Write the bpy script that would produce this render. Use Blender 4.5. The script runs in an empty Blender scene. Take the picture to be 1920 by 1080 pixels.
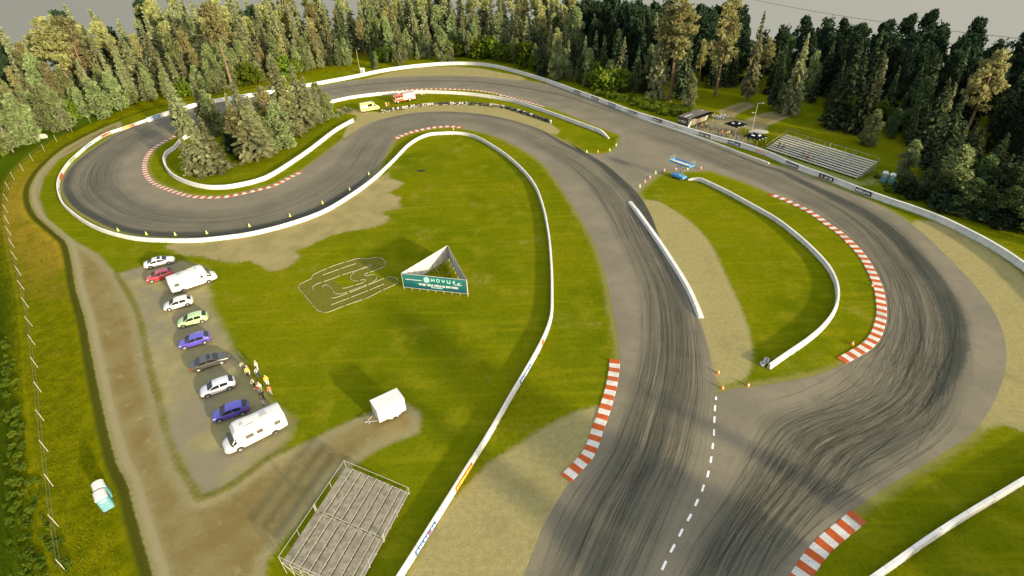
import bpy, bmesh, math, random
import numpy as np
from mathutils import Vector, Matrix
random.seed(7); rng = np.random.default_rng(7)
scene = bpy.context.scene
COL = scene.collection
PI = math.pi
R = math.radians

# ------------------------------------------------------------------ camera (solved from the photograph's verticals)
F_PX, NADIR, CEN, CAM_H = 1015.0, np.array([1016., 2002.]), np.array([960., 540.]), 50.0
_d = NADIR - CEN
DOWN = np.array([_d[0], _d[1], F_PX]); DOWN /= np.linalg.norm(DOWN)
FWD = np.array([0, 0, 1.0]); FWD -= DOWN * (FWD @ DOWN); FWD /= np.linalg.norm(FWD)
RIGHT = np.cross(DOWN, FWD)
def P(px, py, z=0.0):
    """the place in the world, at height z, that is seen at a pixel of the photograph"""
    r = np.array([px - CEN[0], py - CEN[1], F_PX])
    t = (CAM_H - z) / (r @ DOWN)
    return np.array([t * (r @ RIGHT), t * (r @ FWD)])
def PX(x, y, z=0.0):
    c = x * RIGHT + y * FWD + (CAM_H - z) * DOWN
    return CEN[0] + F_PX * c[0] / c[2], CEN[1] + F_PX * c[1] / c[2]
def PP(pts, z=0.0): return np.array([P(a, b, z) for a, b in pts])
def tree_height(base, top):
    g = P(*base); zs = np.linspace(0.2, 40, 400)
    d = [np.linalg.norm(P(top[0], top[1], z) - g) for z in zs]
    return float(zs[int(np.argmin(d))])

cam_d = bpy.data.cameras.new('camera'); cam = bpy.data.objects.new('camera', cam_d); COL.objects.link(cam)
cam_d.sensor_width = 36.0; cam_d.lens = F_PX / 1920 * 36.0; cam_d.clip_end = 6000; cam_d.clip_start = 0.5
M = Matrix(((RIGHT[0], -RIGHT[1], -RIGHT[2]), (FWD[0], -FWD[1], -FWD[2]), (-DOWN[0], DOWN[1], DOWN[2])))
cam.matrix_world = Matrix.Translation((0, 0, CAM_H)) @ M.to_4x4()
scene.camera = cam

# ------------------------------------------------------------------ light
SUN_AZ, SUN_EL = R(-45), R(SUN_ELEV := 13.0)
S = Vector((math.cos(SUN_EL) * math.cos(SUN_AZ), math.cos(SUN_EL) * math.sin(SUN_AZ), math.sin(SUN_EL)))
sun_d = bpy.data.lights.new('sun', 'SUN'); sun_d.energy = 2.5; sun_d.angle = R(2.4); sun_d.color = (1.0, 0.86, 0.60)
sun = bpy.data.objects.new('sun', sun_d); COL.objects.link(sun)
sun.rotation_euler = S.to_track_quat('Z', 'Y').to_euler(); sun.location = S * 300
w = bpy.data.worlds.new('World'); scene.world = w; w.use_nodes = True
nt = w.node_tree; nt.nodes.clear()
out = nt.nodes.new('ShaderNodeOutputWorld'); bg = nt.nodes.new('ShaderNodeBackground'); sky = nt.nodes.new('ShaderNodeTexSky')
sky.sky_type = 'NISHITA'; sky.sun_disc = False; sky.sun_elevation = SUN_EL
sky.sun_rotation = math.atan2(S.x, S.y)
sky.air_density = 1.0; sky.dust_density = 3.0; sky.ozone_density = 1.0
bg.inputs['Strength'].default_value = 0.15
# the flat grey overcast band low in the sky, which the photograph shows behind the tree tops
geo = nt.nodes.new('ShaderNodeTexCoord'); sep = nt.nodes.new('ShaderNodeSeparateXYZ')
nt.links.new(geo.outputs['Generated'], sep.inputs[0])
mr = nt.nodes.new('ShaderNodeMapRange'); mr.inputs[1].default_value = 0.06; mr.inputs[2].default_value = 0.9
nt.links.new(sep.outputs['Z'], mr.inputs[0])
gx = nt.nodes.new('ShaderNodeMapRange'); gx.inputs[1].default_value = -0.6; gx.inputs[2].default_value = 0.6
nt.links.new(sep.outputs['X'], gx.inputs[0])
grey = nt.nodes.new('ShaderNodeMixRGB'); grey.inputs[1].default_value = (0.63, 0.625, 0.515, 1); grey.inputs[2].default_value = (0.87, 0.85, 0.71, 1)
nt.links.new(gx.outputs[0], grey.inputs[0])
mx = nt.nodes.new('ShaderNodeMixRGB'); nt.links.new(mr.outputs[0], mx.inputs[0])
sky_fill = nt.nodes.new('ShaderNodeMixRGB'); sky_fill.blend_type = 'ADD'; sky_fill.inputs[0].default_value = 1.0; sky_fill.inputs[2].default_value = (0.80, 0.70, 0.46, 1)   # fill light added to the unseen upper sky to soften the shadows
nt.links.new(sky.outputs[0], sky_fill.inputs[1])
nt.links.new(grey.outputs[0], mx.inputs[1]); nt.links.new(sky_fill.outputs[0], mx.inputs[2])
nt.links.new(mx.outputs[0], bg.inputs['Color']); nt.links.new(bg.outputs[0], out.inputs[0])
scene.view_settings.view_transform = 'Standard'; scene.view_settings.look = 'None'
scene.view_settings.exposure = 1.86; scene.view_settings.gamma = 1.0
scene.cycles.max_bounces = 5; scene.cycles.diffuse_bounces = 2; scene.cycles.glossy_bounces = 2; scene.cycles.transparent_max_bounces = 16

# ------------------------------------------------------------------ object helpers
def tag(o, label=None, cat=None, group=None, kind=None):
    if label: o['label'] = label
    if cat: o['category'] = cat
    if group: o['group'] = group
    if kind: o['kind'] = kind
    return o
def empty(name, loc=(0, 0, 0), rz=0.0):
    o = bpy.data.objects.new(name, None); COL.objects.link(o)
    o.location = loc; o.rotation_euler = (0, 0, rz); o.empty_display_size = 0.3
    return o
def mesh_obj(name, verts, faces, mats, parent=None, midx=None, smooth=False):
    me = bpy.data.meshes.new(name)
    me.from_pydata([tuple(v) for v in verts], [], [tuple(f) for f in faces])
    for m in (mats if isinstance(mats, (list, tuple)) else [mats]): me.materials.append(m)
    if midx is not None: me.polygons.foreach_set('material_index', list(midx))
    if smooth: me.polygons.foreach_set('use_smooth', [True] * len(me.polygons))
    me.update()
    o = bpy.data.objects.new(name, me); COL.objects.link(o)
    if parent: o.parent = parent
    return o
def copy_tree(o, parent=None):
    c = o.copy(); COL.objects.link(c); c.parent = parent
    for ch in list(o.children): copy_tree(ch, c)
    return c
class MB:
    """collects shapes into ONE mesh"""
    def __init__(s): s.v = []; s.f = []; s.m = []
    def add(s, vs, fs, m=0):
        b = len(s.v); s.v += [tuple(v) for v in vs]; s.f += [tuple(i + b for i in f) for f in fs]; s.m += [m] * len(fs); return s
    def box(s, c, d, m=0, rz=0.0, ry=0.0, bev=0.0):
        x, y, z = [k / 2 for k in d]
        if bev:
            b = bev; pts = []
            for sz, ins in ((-z, b), (-z + b, 0), (z - b, 0), (z, b)):
                X, Y = x - ins, y - ins; k = b if not ins else b * .6
                pts += [(X - k, -Y, sz), (X, -Y + k, sz), (X, Y - k, sz), (X - k, Y, sz), (-X + k, Y, sz), (-X, Y - k, sz), (-X, -Y + k, sz), (-X + k, -Y, sz)]
            fs = [tuple(range(7, -1, -1)), tuple(range(24, 32))]
            for r in range(3):
                for i in range(8): fs.append((r * 8 + i, r * 8 + (i + 1) % 8, r * 8 + 8 + (i + 1) % 8, r * 8 + 8 + i))
        else:
            pts = [(-x, -y, -z), (x, -y, -z), (x, y, -z), (-x, y, -z), (-x, -y, z), (x, -y, z), (x, y, z), (-x, y, z)]
            fs = [(3, 2, 1, 0), (4, 5, 6, 7), (0, 1, 5, 4), (1, 2, 6, 5), (2, 3, 7, 6), (3, 0, 4, 7)]
        Mx = Matrix.Translation(c) @ Matrix.Rotation(rz, 4, 'Z') @ Matrix.Rotation(ry, 4, 'Y')
        return s.add([Mx @ Vector(p) for p in pts], fs, m)
    def bar(s, a, b, r, m=0, n=6, r2=None, cap=True):
        a = Vector(a); b = Vector(b); d = b - a
        if d.length < 1e-6: return s
        q = d.to_track_quat('Z', 'Y'); r2 = r if r2 is None else r2; vs = []
        for o, rr in ((a, r), (b, r2)):
            for i in range(n): vs.append(o + q @ Vector((rr * math.cos(2 * PI * i / n), rr * math.sin(2 * PI * i / n), 0)))
        fs = [(i, (i + 1) % n, n + (i + 1) % n, n + i) for i in range(n)]
        if cap: fs += [tuple(range(n - 1, -1, -1)), tuple(range(n, 2 * n))]
        return s.add(vs, fs, m)
    def lathe(s, prof, m=0, n=16, c=(0, 0, 0), axis='Z', cap=True):
        vs = []
        for r, z in prof:
            for i in range(n):
                a = 2 * PI * i / n; p = (r * math.cos(a), r * math.sin(a), z)
                if axis == 'Y': p = (p[0], p[2], p[1])
                vs.append((p[0] + c[0], p[1] + c[1], p[2] + c[2]))
        fs = []; flip = axis == 'Y'
        for k in range(len(prof) - 1):
            for i in range(n):
                q = (k * n + i, k * n + (i + 1) % n, (k + 1) * n + (i + 1) % n, (k + 1) * n + i); fs.append(q[::-1] if flip else q)
        if cap:
            fs.append(tuple(range(n - 1, -1, -1))); fs.append(tuple(range((len(prof) - 1) * n, len(prof) * n)))
        return s.add(vs, fs, m)
    def quad(s, a, b, c, d, m=0): return s.add([a, b, c, d], [(0, 1, 2, 3)], m)
    def slab(s, pts, n, t, m=0):
        """a flat outline with thickness t along n"""
        n = Vector(n) * t; k = len(pts); vs = [Vector(p) for p in pts] + [Vector(p) + n for p in pts]
        fs = [tuple(range(k - 1, -1, -1)), tuple(range(k, 2 * k))] + [(i, (i + 1) % k, k + (i + 1) % k, k + i) for i in range(k)]
        return s.add(vs, fs, m)
    def build(s, name, mats, parent=None, smooth=False): return mesh_obj(name, s.v, s.f, mats, parent, s.m, smooth)

def catmull(pts, step=1.0, closed=False):
    """dense curve through world points; returns points and the fractional index of each"""
    p = np.asarray(pts, float); n = len(p); out = []; idx = []
    for i in range(n if closed else n - 1):
        p0, p1, p2, p3 = p[(i - 1) % n] if (closed or i > 0) else 2 * p[0] - p[1], p[i], p[(i + 1) % n], p[(i + 2) % n] if (closed or i < n - 2) else 2 * p[-1] - p[-2]
        k = max(1, int(round(np.linalg.norm(p2[:2] - p1[:2]) / step)))
        for j in range(k):
            t = j / k
            out.append(0.5 * ((2 * p1) + (-p0 + p2) * t + (2 * p0 - 5 * p1 + 4 * p2 - p3) * t * t + (-p0 + 3 * p1 - 3 * p2 + p3) * t ** 3)); idx.append(i + t)
    if not closed: out.append(p[-1]); idx.append(n - 1)
    return np.array(out), np.array(idx)
def resample(p, step):
    p = np.asarray(p, float); d = np.r_[0, np.cumsum(np.linalg.norm(np.diff(p, axis=0), axis=1))]
    n = max(2, int(round(d[-1] / step)) + 1); s = np.linspace(0, d[-1], n)
    return np.stack([np.interp(s, d, p[:, k]) for k in range(p.shape[1])], 1), s
def normals2(p):
    t = np.gradient(p, axis=0); t /= np.maximum(np.linalg.norm(t, axis=1, keepdims=True), 1e-9)
    return t, np.stack([-t[:, 1], t[:, 0]], 1)

# ------------------------------------------------------------------ materials
class NB:
    def __init__(s, name):
        s.m = bpy.data.materials.new(name); s.m.use_nodes = True; s.t = s.m.node_tree; s.t.nodes.clear()
        s.o = s.t.nodes.new('ShaderNodeOutputMaterial')
    def n(s, t, **kw):
        x = s.t.nodes.new(t)
        for k, v in kw.items():
            if k.startswith('i_'): x.inputs[int(k[2:])].default_value = v
            else: setattr(x, k, v)
        return x
    def l(s, a, b): s.t.links.new(a, b)
    def noise(s, vec, scale, detail=3, rough=.55):
        x = s.n('ShaderNodeTexNoise'); x.inputs['Scale'].default_value = scale; x.inputs['Detail'].default_value = detail; x.inputs['Roughness'].default_value = rough
        if vec is not None: s.l(vec, x.inputs['Vector'])
        return x.outputs['Fac']
    def math(s, op, a, b=None, clamp=False):
        x = s.n('ShaderNodeMath', operation=op); x.use_clamp = clamp
        for i, v in enumerate((a, b)):
            if v is None: continue
            if hasattr(v, 'node'): s.l(v, x.inputs[i])
            else: x.inputs[i].default_value = v
        return x.outputs[0]
    def ramp(s, v, lo, hi, a=0.0, b=1.0, smooth=True):
        x = s.n('ShaderNodeMapRange', interpolation_type='SMOOTHSTEP' if smooth else 'LINEAR'); s.l(v, x.inputs[0])
        for i, k in enumerate((lo, hi, a, b)): x.inputs[i + 1].default_value = k
        return x.outputs[0]
    def mix(s, f, a, b, mode='MIX'):
        x = s.n('ShaderNodeMixRGB', blend_type=mode)
        for i, v in enumerate((f, a, b)):
            if hasattr(v, 'node'): s.l(v, x.inputs[i])
            elif i == 0: x.inputs[0].default_value = v
            else: x.inputs[i].default_value = (*v, 1)
        return x.outputs[0]
    def attr(s, name):
        x = s.n('ShaderNodeAttribute'); x.attribute_name = name; return x.outputs['Fac']
    def pos(s): return s.n('ShaderNodeNewGeometry').outputs['Position']
    def bump(s, h, strength, dist):
        x = s.n('ShaderNodeBump'); x.inputs['Strength'].default_value = strength; x.inputs['Distance'].default_value = dist; s.l(h, x.inputs['Height']); return x.outputs[0]
    def principled(s, col, rough=.7, normal=None, **kw):
        b = s.n('ShaderNodeBsdfPrincipled')
        if hasattr(col, 'node'): s.l(col, b.inputs['Base Color'])
        else: b.inputs['Base Color'].default_value = (*col, 1)
        if hasattr(rough, 'node'): s.l(rough, b.inputs['Roughness'])
        else: b.inputs['Roughness'].default_value = rough
        for k, v in kw.items(): b.inputs[k].default_value = v
        if normal is not None: s.l(normal, b.inputs['Normal'])
        s.l(b.outputs[0], s.o.inputs[0]); return b
_mats = {}
def mat(name, col, rough=.6, var=.12, scale=1.5, metal=0.0, coat=0.0, spec=.4, bump=0.0):
    """everyday surface: base colour with a little uneven wear"""
    if name in _mats: return _mats[name]
    b = NB(name); tc = b.n('ShaderNodeTexCoord').outputs['Object']
    f = b.noise(tc, scale, 4, .6)
    lo = tuple(c * (1 - var) for c in col); hi = tuple(min(1, c * (1 + var)) for c in col)
    c = b.mix(b.ramp(f, .3, .7), lo, hi)
    n = b.bump(b.noise(tc, scale * 8, 2), bump, .02) if bump else None
    b.principled(c, rough, n, **{'Metallic': metal, 'Coat Weight': coat, 'Coat Roughness': .05, 'Specular IOR Level': spec})
    _mats[name] = b.m; return b.m
# ------------------------------------------------------------------ outlines read off the photograph, turned into places on the ground
STA = [((930,1190),(1180,1190)),((982,1080),(1235,1080)),((1025,975),(1290,975)),((1068,905),(1320,905)),((1110,850),(1333,850)),((1133,790),(1341,790)),
((1150,737),(1345,737)),((1161,680),(1335,680)),((1158,635),(1324,636)),((1149,585),(1311,597)),((1139,532),(1288,545)),((1122,475),(1260,490)),((1105,438),(1240,452)),
((1080,395),(1219,400)),((1060,363),(1195,362)),((1041,336),(1165,333)),((1022,311),(1135,308)),((1000,293),(1100,287)),((970,275),(1060,268)),((935,258),(1015,243)),
((900,247),(960,225)),((868,241),(905,214)),((838,238.5),(842,209)),((805,242),(780,211)),((770,250),(730,220)),((745,260),(692,231)),((730,278),(655,253)),
((716,303),(632,270)),((696,334),(600,295)),((655,364),(562,321)),((605,394),(510,347)),((542,417),(480,355)),((480,432),(450,362)),((425,441),(420,367)),
((362,445),(387,368)),((275,442),(355,365)),((220,432),(325,356)),((175,412),(300,346)),((140,390),(286,337)),((120,365),(278,325)),((117,345),(275,312)),
((127,320),(278,297)),((150,297),(287,283)),((188,270),(304,270)),((225,247),(332,255)),((275,228),(370,240)),((322,213),(410,226)),((365,201),(450,214)),
((405,192),(490,205)),((460,183),(535,197)),((530,172),(580,191)),((592,163),(622,185)),((640,154.5),(660,179)),((692,148),(712,173)),((780,142.5),(790,166.5)),
((855,142),(867,167)),((905,144),(917,172)),((960,149),(960,182)),((1010,155),(1003,194)),((1060,167),(1045,206)),((1110,185),(1085,222)),((1160,203),(1125,238)),
((1185,213),(1150,248)),((1235,231),(1200,268)),((1285,248),(1240,284)),((1335,268),(1285,302)),((1385,287),(1330,319)),((1440,307),(1362,330)),((1480,316),(1400,343)),
((1540,340),(1440,360)),((1590,360),(1475,373)),((1640,381),(1510,390)),((1682,403),(1545,411)),((1711,423),(1575,433)),((1742,447),(1600,454)),((1775,480),(1622,479)),
((1805,510),(1640,506)),((1832,540),(1654,535)),((1857,573),(1660,565)),((1876,610),(1662,590)),((1886,648),(1658,613)),((1886,685),(1650,634)),((1878,718),(1634,653)),
((1863,755),(1610,668)),((1843,787),(1582,683)),((1815,820),(1545,699)),((1780,842),(1490,713)),((1730,872),(1430,723)),((1690,896),(1346,738)),((1650,921),(1341,790)),
((1600,957),(1333,850)),((1562,985),(1320,905)),((1530,1012),(1303,945)),((1505,1042),(1275,1000)),((1482,1078),(1240,1068)),((1430,1170),(1180,1190))]
A_ = PP([s[0] for s in STA]); B_ = PP([s[1] for s in STA])
AB, AI = catmull(np.hstack([A_, B_]), 1.0)
ROAD_POLY = np.vstack([AB[:, :2], AB[::-1, 2:]])
JOIN = PP([(1060,262),(1085,280),(1100,287),(1120,289.5),(1140,287.5),(1152,280.5),(1159,271),(1166,256),(1150,245),(1200,262),(1240,278),(1285,296),(1330,313),(1332,320),(1285,321.5),(1247,322.5),(1230,330),(1211,345),(1196,362),(1160,340),(1130,312)])

def sdf(poly, X, Y, lim=9.0):
    """signed distance to a closed outline, negative inside, only near it"""
    out = np.full(X.shape, lim); p = np.asarray(poly); q = np.roll(p, -1, 0)
    sel = (X > p[:, 0].min() - lim) & (X < p[:, 0].max() + lim) & (Y > p[:, 1].min() - lim) & (Y < p[:, 1].max() + lim)
    x, y = X[sel], Y[sel]; d = np.full(x.shape, 1e9); ins = np.zeros(x.shape, bool)
    for a, b in zip(p, q):
        e = b - a; L = e @ e
        if L < 1e-9: continue
        t = np.clip(((x - a[0]) * e[0] + (y - a[1]) * e[1]) / L, 0, 1)
        d = np.minimum(d, (x - a[0] - t * e[0]) ** 2 + (y - a[1] - t * e[1]) ** 2)
        c = (a[1] > y) != (b[1] > y)
        if abs(e[1]) > 1e-12: ins ^= c & (x < a[0] + e[0] * (y - a[1]) / e[1])
    d = np.sqrt(d); d[ins] *= -1; out[sel] = np.clip(d, -lim, lim); return out
def dline(line, X, Y, lim=30.0):
    """distance to an open line, signed: positive on its left side"""
    p = np.asarray(line); d = np.full(X.shape, 1e9); sg = np.ones(X.shape)
    for a, b in zip(p[:-1], p[1:]):
        e = b - a; L = e @ e
        t = np.clip(((X - a[0]) * e[0] + (Y - a[1]) * e[1]) / L, 0, 1)
        dx, dy = X - a[0] - t * e[0], Y - a[1] - t * e[1]; q = dx * dx + dy * dy
        c = e[0] * (Y - a[1]) - e[1] * (X - a[0]); u = q < d
        d = np.where(u, q, d); sg = np.where(u, np.sign(c), sg)
    return np.clip(np.sqrt(d) * sg, -lim, lim)

GRAVEL = {
 'central': [(1205,374),(1235,377),(1267,395),(1297,417),(1322,442),(1340,470),(1357,507),(1372,540),(1390,577),(1405,620),(1412,657),(1407,695),(1395,712),(1370,719),(1352,724),(1330,690),(1310,620),(1288,560),(1250,490),(1215,415)],
 'outer': [(1707,419),(1720,412),(1755,416),(1790,431),(1830,452),(1870,477),(1910,507),(1960,560),(2010,640),(2030,760),(1960,812),(1915,809),(1885,796),(1862,800),(1840,806),(1835,780),(1860,740),(1872,690),(1868,640),(1840,570),(1790,500),(1740,450)],
 'far': [(687,147),(730,136),(792,126),(855,124.5),(905,129),(960,140),(975,143),(987,148),(975,152),(940,150),(900,146),(850,144),(780,145),(700,150)],
 'middle': [(642,257),(650,240),(668,224),(668,216),(640,211),(628,206),(640,202),(675,206),(712,211),(755,206),(785,200),(842,196),(905,199),(955,205),(995,219),(1032,232),(1050,244),(1046,252),(1010,247),(960,231),(905,219),(842,215),(780,217),(730,226),(692,238),(660,258)],
 'pit': [(1125,760),(1085,770),(1047,787),(1005,810),(960,842),(917,867),(890,895),(855,930),(817,980),(780,1047),(762,1080),(720,1150),(900,1230),(960,1130),(990,1080),(1033,975),(1074,905),(1080,890),(1105,850),(1125,800),(1138,770)],
}
BARE = [(730,322),(732,335),(757,342),(750,352),(727,362),(750,370),(747,380),(757,392),(720,397),(730,415),(720,422),(680,430),(655,432),(627,440),(592,455),(567,467),(555,472),(565,482),(557,492),(527,507),(502,510),(480,492),(470,487),(437,495),(375,482),(337,477),(310,462),(330,456),(420,450),(520,430),(600,402),(660,370),(705,335)]
DIRT = [(225,227),(187,244),(156,259),(119,280),(94,300),(70,326),(56,354),(57,382),(70,407),(107,440),(125,457),(135,495),(142,540),(160,602),(175,680),(190,752),(203,810),(220,872),(240,910),(252,960),(270,1022),(287,1080),(310,1180),(470,1180),(495,1080),(505,1047),(530,1015),(562,980),(590,940),(620,897),(665,872),(700,847),(730,832),(787,812),(790,775),(762,755),(692,775),(655,790),(617,807),(590,822),(545,842),(505,860),(470,885),(437,910),(400,930),(372,936),(352,900),(335,875),(323,842),(310,805),(296,747),(282,700),(270,640),(257,585),(232,540),(215,510),(185,477),(155,460),(120,440),(87,410),(73,370),(83,332),(112,298),(150,276),(187,258),(230,241)]
PARK = [(218,514),(265,500),(337,489),(385,500),(398,515),(390,540),(400,577),(420,615),(440,660),(457,690),(480,725),(515,760),(552,790),(545,822),(520,845),(470,880),(437,905),(400,925),(375,930),(358,900),(338,870),(326,842),(313,805),(299,747),(285,700),(273,640),(260,585),(236,540)]
APRON = [(1330,226),(1345,215),(1358,222),(1372,224),(1400,226),(1440,236),(1430,244),(1405,243),(1385,238),(1390,250),(1400,262),(1425,278),(1400,276),(1370,266),(1330,254),(1298,241),(1300,236),(1318,230)]
LANE1 = [(1345,208),(1395,190),(1418,198),(1380,215),(1378,222),(1360,221)]
LANE2 = [(1395,226),(1430,212),(1462,208),(1490,215),(1440,236),(1415,234)]
STANDY = [(1436,283),(1615,342),(1640,330),(1655,322),(1640,345),(1600,348),(1425,290),(1428,280)]
RCT = [(540+a/5.333,450+b/5.333) for a, b in [(105,470),(125,440),(235,385),(250,350),(480,250),(700,185),(770,192),(900,175),(950,195),(974,230),(960,265),(850,312),(790,345),(870,350),(885,375),(900,400),(1020,370),(1075,380),(1102,415),(1050,455),(800,575),(560,660),(400,722),(340,722),(290,700),(110,490)]]
RCIN = [(540+a/5.333,450+b/5.333) for a, b in [(450,395),(520,360),(600,335),(640,340),(628,370),(632,400),(680,412),(700,430),(640,458),(545,480)]]
BERM = [(560,148),(400,180),(315,197),(275,207),(225,225),(187,243),(156,258),(119,279),(94,299),(70,325),(55,354),(56,382),(69,407),(106,440),(124,457),(134,495),(141,540),(159,602),(174,680),(189,752),(202,810),(219,872),(239,910),(251,960),(269,1022),(286,1080),(315,1200)]
BANK = [(132,250),(90,270),(60,292),(36,314),(14,345),(6,370),(2,400),(6,440),(14,490),(28,540),(34,600),(34,660),(40,720),(46,770),(48,830),(54,900),(60,960),(72,1020),(92,1085),(130,1180)]
RIDGE = [(218,512),(234,540),(258,585),(271,640),(283,700),(297,747),(311,805),(324,842),(336,875),(355,902),(373,936),(400,928),(437,909),(472,884),(505,859),(540,842)]
bermW, _ = catmull(PP(BERM), 2.0); bankW, _ = catmull(PP(BANK), 3.0); ridgeW, _ = catmull(PP(RIDGE), 1.5)
# the wooded rim of the plateau; beyond it the land falls away into the valley
RIM = np.array([(-190,40),(-205,110),(-215,150),(-220,190),(-200,240),(-140,265),(-100,290),(-50,300),(0,296),(45,272),(85,245),(120,225),(150,200),(165,165),(165,120),(170,70),(175,20),(170,-60),(120,-150),(0,-180),(-120,-140),(-150,-40)], float)
def smooth(t): t = np.clip(t, 0, 1); return t * t * (3 - 2 * t)
def height(X, Y):
    X = np.atleast_1d(np.asarray(X, float)); Y = np.atleast_1d(np.asarray(Y, float))
    b = dline(bankW[::-1], X, Y, 60.0)          # positive beyond the bank, away from the circuit
    z = -5.5 * smooth(b / 9.0) * smooth((150 - Y) / 45.0)
    o = sdf(RIM, X, Y, 4000.0)
    z = z - 0.55 * np.maximum(o, 0) * smooth(o / 30.0)
    return z

# ------------------------------------------------------------------ the ground: one sheet, split into named zones that share its surface
def axis(lo, hi, fine, grow=1.12, far=900):
    a = list(np.arange(lo, hi, fine)); s = fine
    while a[-1] < far: s *= grow; a.append(a[-1] + s)
    s = fine; b = [lo]
    while b[-1] > -far: s *= grow; b.append(b[-1] - s)
    return np.array(b[:0:-1] + a)
gxs = axis(-150, 125, 0.7); gys = np.r_[axis(18, 130, 0.6, 1.2)[axis(18, 130, 0.6, 1.2) < 130], axis(130, 250, 1.0)[axis(130, 250, 1.0) >= 130]]
GX, GY = np.meshgrid(gxs, gys); gshape = GX.shape
fx, fy = GX.ravel(), GY.ravel(); fz = height(fx, fy)
at = {}
g = np.full(fx.shape, 9.0); gz = {}
for k, v in GRAVEL.items(): gz[k] = sdf(PP(v), fx, fy); g = np.minimum(g, gz[k])
at['gravel'] = g
at['bare'] = sdf(PP(BARE), fx, fy)
at['dirt'] = np.minimum(sdf(PP(DIRT), fx, fy), np.minimum(sdf(PP(LANE1), fx, fy), sdf(PP(LANE2), fx, fy)))
at['park'] = np.minimum(sdf(PP(PARK), fx, fy), sdf(PP(APRON), fx, fy))
at['pale'] = sdf(PP(STANDY), fx, fy)
at['toy'] = np.maximum(sdf(PP(RCT), fx, fy), -sdf(PP(RCIN), fx, fy))
at['berm'] = dline(bermW[::-1], fx, fy)          # positive on the bank side
at['bank'] = dline(bankW[::-1], fx, fy)
at['ridge'] = np.abs(dline(ridgeW, fx, fy))
at['road'] = np.minimum(sdf(ROAD_POLY, fx, fy), sdf(JOIN, fx, fy))
# small real relief: the grassy lip between road and car park, and the verge above the track
fz = fz + 0.10 * np.exp(-(at['ridge'] / 0.5) ** 2) * (fy < 95) + 0.35 * np.exp(-((at['berm'] - 0.9) / 0.7) ** 2) * (fy < 170)

b = NB('ground'); pos = b.pos()
n_big = b.noise(pos, .035, 4); n_mid = b.noise(pos, .22, 5, .6); n_fine = b.noise(pos, 1.6, 5, .65); n_tiny = b.noise(pos, 7.0, 3, .7)
wob = b.math('MULTIPLY', b.math('SUBTRACT', b.math('ADD', b.math('MULTIPLY', n_mid, .6), b.math('MULTIPLY', n_fine, .4)), .5), 5.0)
wobs = b.math('MULTIPLY', b.math('SUBTRACT', n_fine, .5), 1.6)
gr = b.mix(b.ramp(n_big, .36, .62), (.096, .120, .0010), (.142, .148, .0012))
gr = b.mix(b.ramp(n_mid, .48, .72), gr, (.178, .170, .006))
gr = b.mix(b.math('MULTIPLY', b.ramp(n_fine, .45, .72), .6), gr, (.062, .088, .0015))
gr = b.mix(b.math('MULTIPLY', b.ramp(n_tiny, .5, .7), .5), gr, (.235, .23, .022)); gr = b.mix(b.math('MULTIPLY', b.ramp(b.noise(pos, 5.0, 4, .75), .52, .66), .45), gr, (.060, .080, .002))
def mask(a, w, wd=0.5): return b.ramp(b.math('ADD', b.attr(a), w), -wd, wd, 1.0, 0.0)
swm = b.n('ShaderNodeMapping'); swm.inputs['Rotation'].default_value = (0, 0, .9); swm.inputs['Scale'].default_value = (.05, .9, 1); b.l(pos, swm.inputs['Vector'])
gr = b.mix(b.math('MULTIPLY', b.ramp(b.noise(swm.outputs[0], 1.0, 4, .6), .50, .66), .5), gr, (.185, .180, .004))
dry = b.math('MULTIPLY', b.ramp(b.noise(pos, .09, 6, .7), .56, .70), b.ramp(n_fine, .35, .6))
gr = b.mix(b.math('MULTIPLY', dry, .75), gr, (.235, .205, .035))
gr = b.mix(b.math('MULTIPLY', b.ramp(b.noise(pos, .055, 5, .65), .44, .30), .6), gr, (.062, .092, .001))
worn = b.math('MULTIPLY', b.ramp(b.math('ADD', b.attr('road'), b.math('MULTIPLY', wob, .5)), 1.4, .1), .75)
gr = b.mix(worn, gr, (.215, .195, .060))
# long grass of the bank: straw coloured and brown next to the dirt road
bk = b.math('MULTIPLY', b.ramp(b.math('ADD', b.attr('berm'), wobs), .6, 2.2), b.ramp(n_mid, .25, .6))
ln = b.noise(b.n('ShaderNodeMapping', vector_type='POINT').outputs[0] if False else pos, .5, 6, .7)
bcol = b.mix(b.ramp(ln, .35, .65), (.090, .100, .001), (.165, .155, .002))
ypos = b.n('ShaderNodeSeparateXYZ'); b.l(pos, ypos.inputs[0])
brown = b.math('MULTIPLY', b.math('MULTIPLY', b.ramp(ypos.outputs['Y'], 70, 90), b.ramp(ypos.outputs['Y'], 150, 120)), b.math('MULTIPLY', b.ramp(b.attr('berm'), 11, 2), b.ramp(n_mid, .3, .55)))
bcol = b.mix(b.math('MULTIPLY', brown, .85), bcol, (.29, .19, .018))
gr = b.mix(b.ramp(b.attr('berm'), .3, 1.6), gr, bcol)
gr = b.mix(b.ramp(b.attr('bank'), -1.0, 3.0), gr, (.055, .085, .003))
gr = b.mix(b.math('MULTIPLY', b.ramp(b.math('ADD', b.attr('bank'), wob), 6.0, 13.0), .75), gr, (.060, .095, .004))
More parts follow.
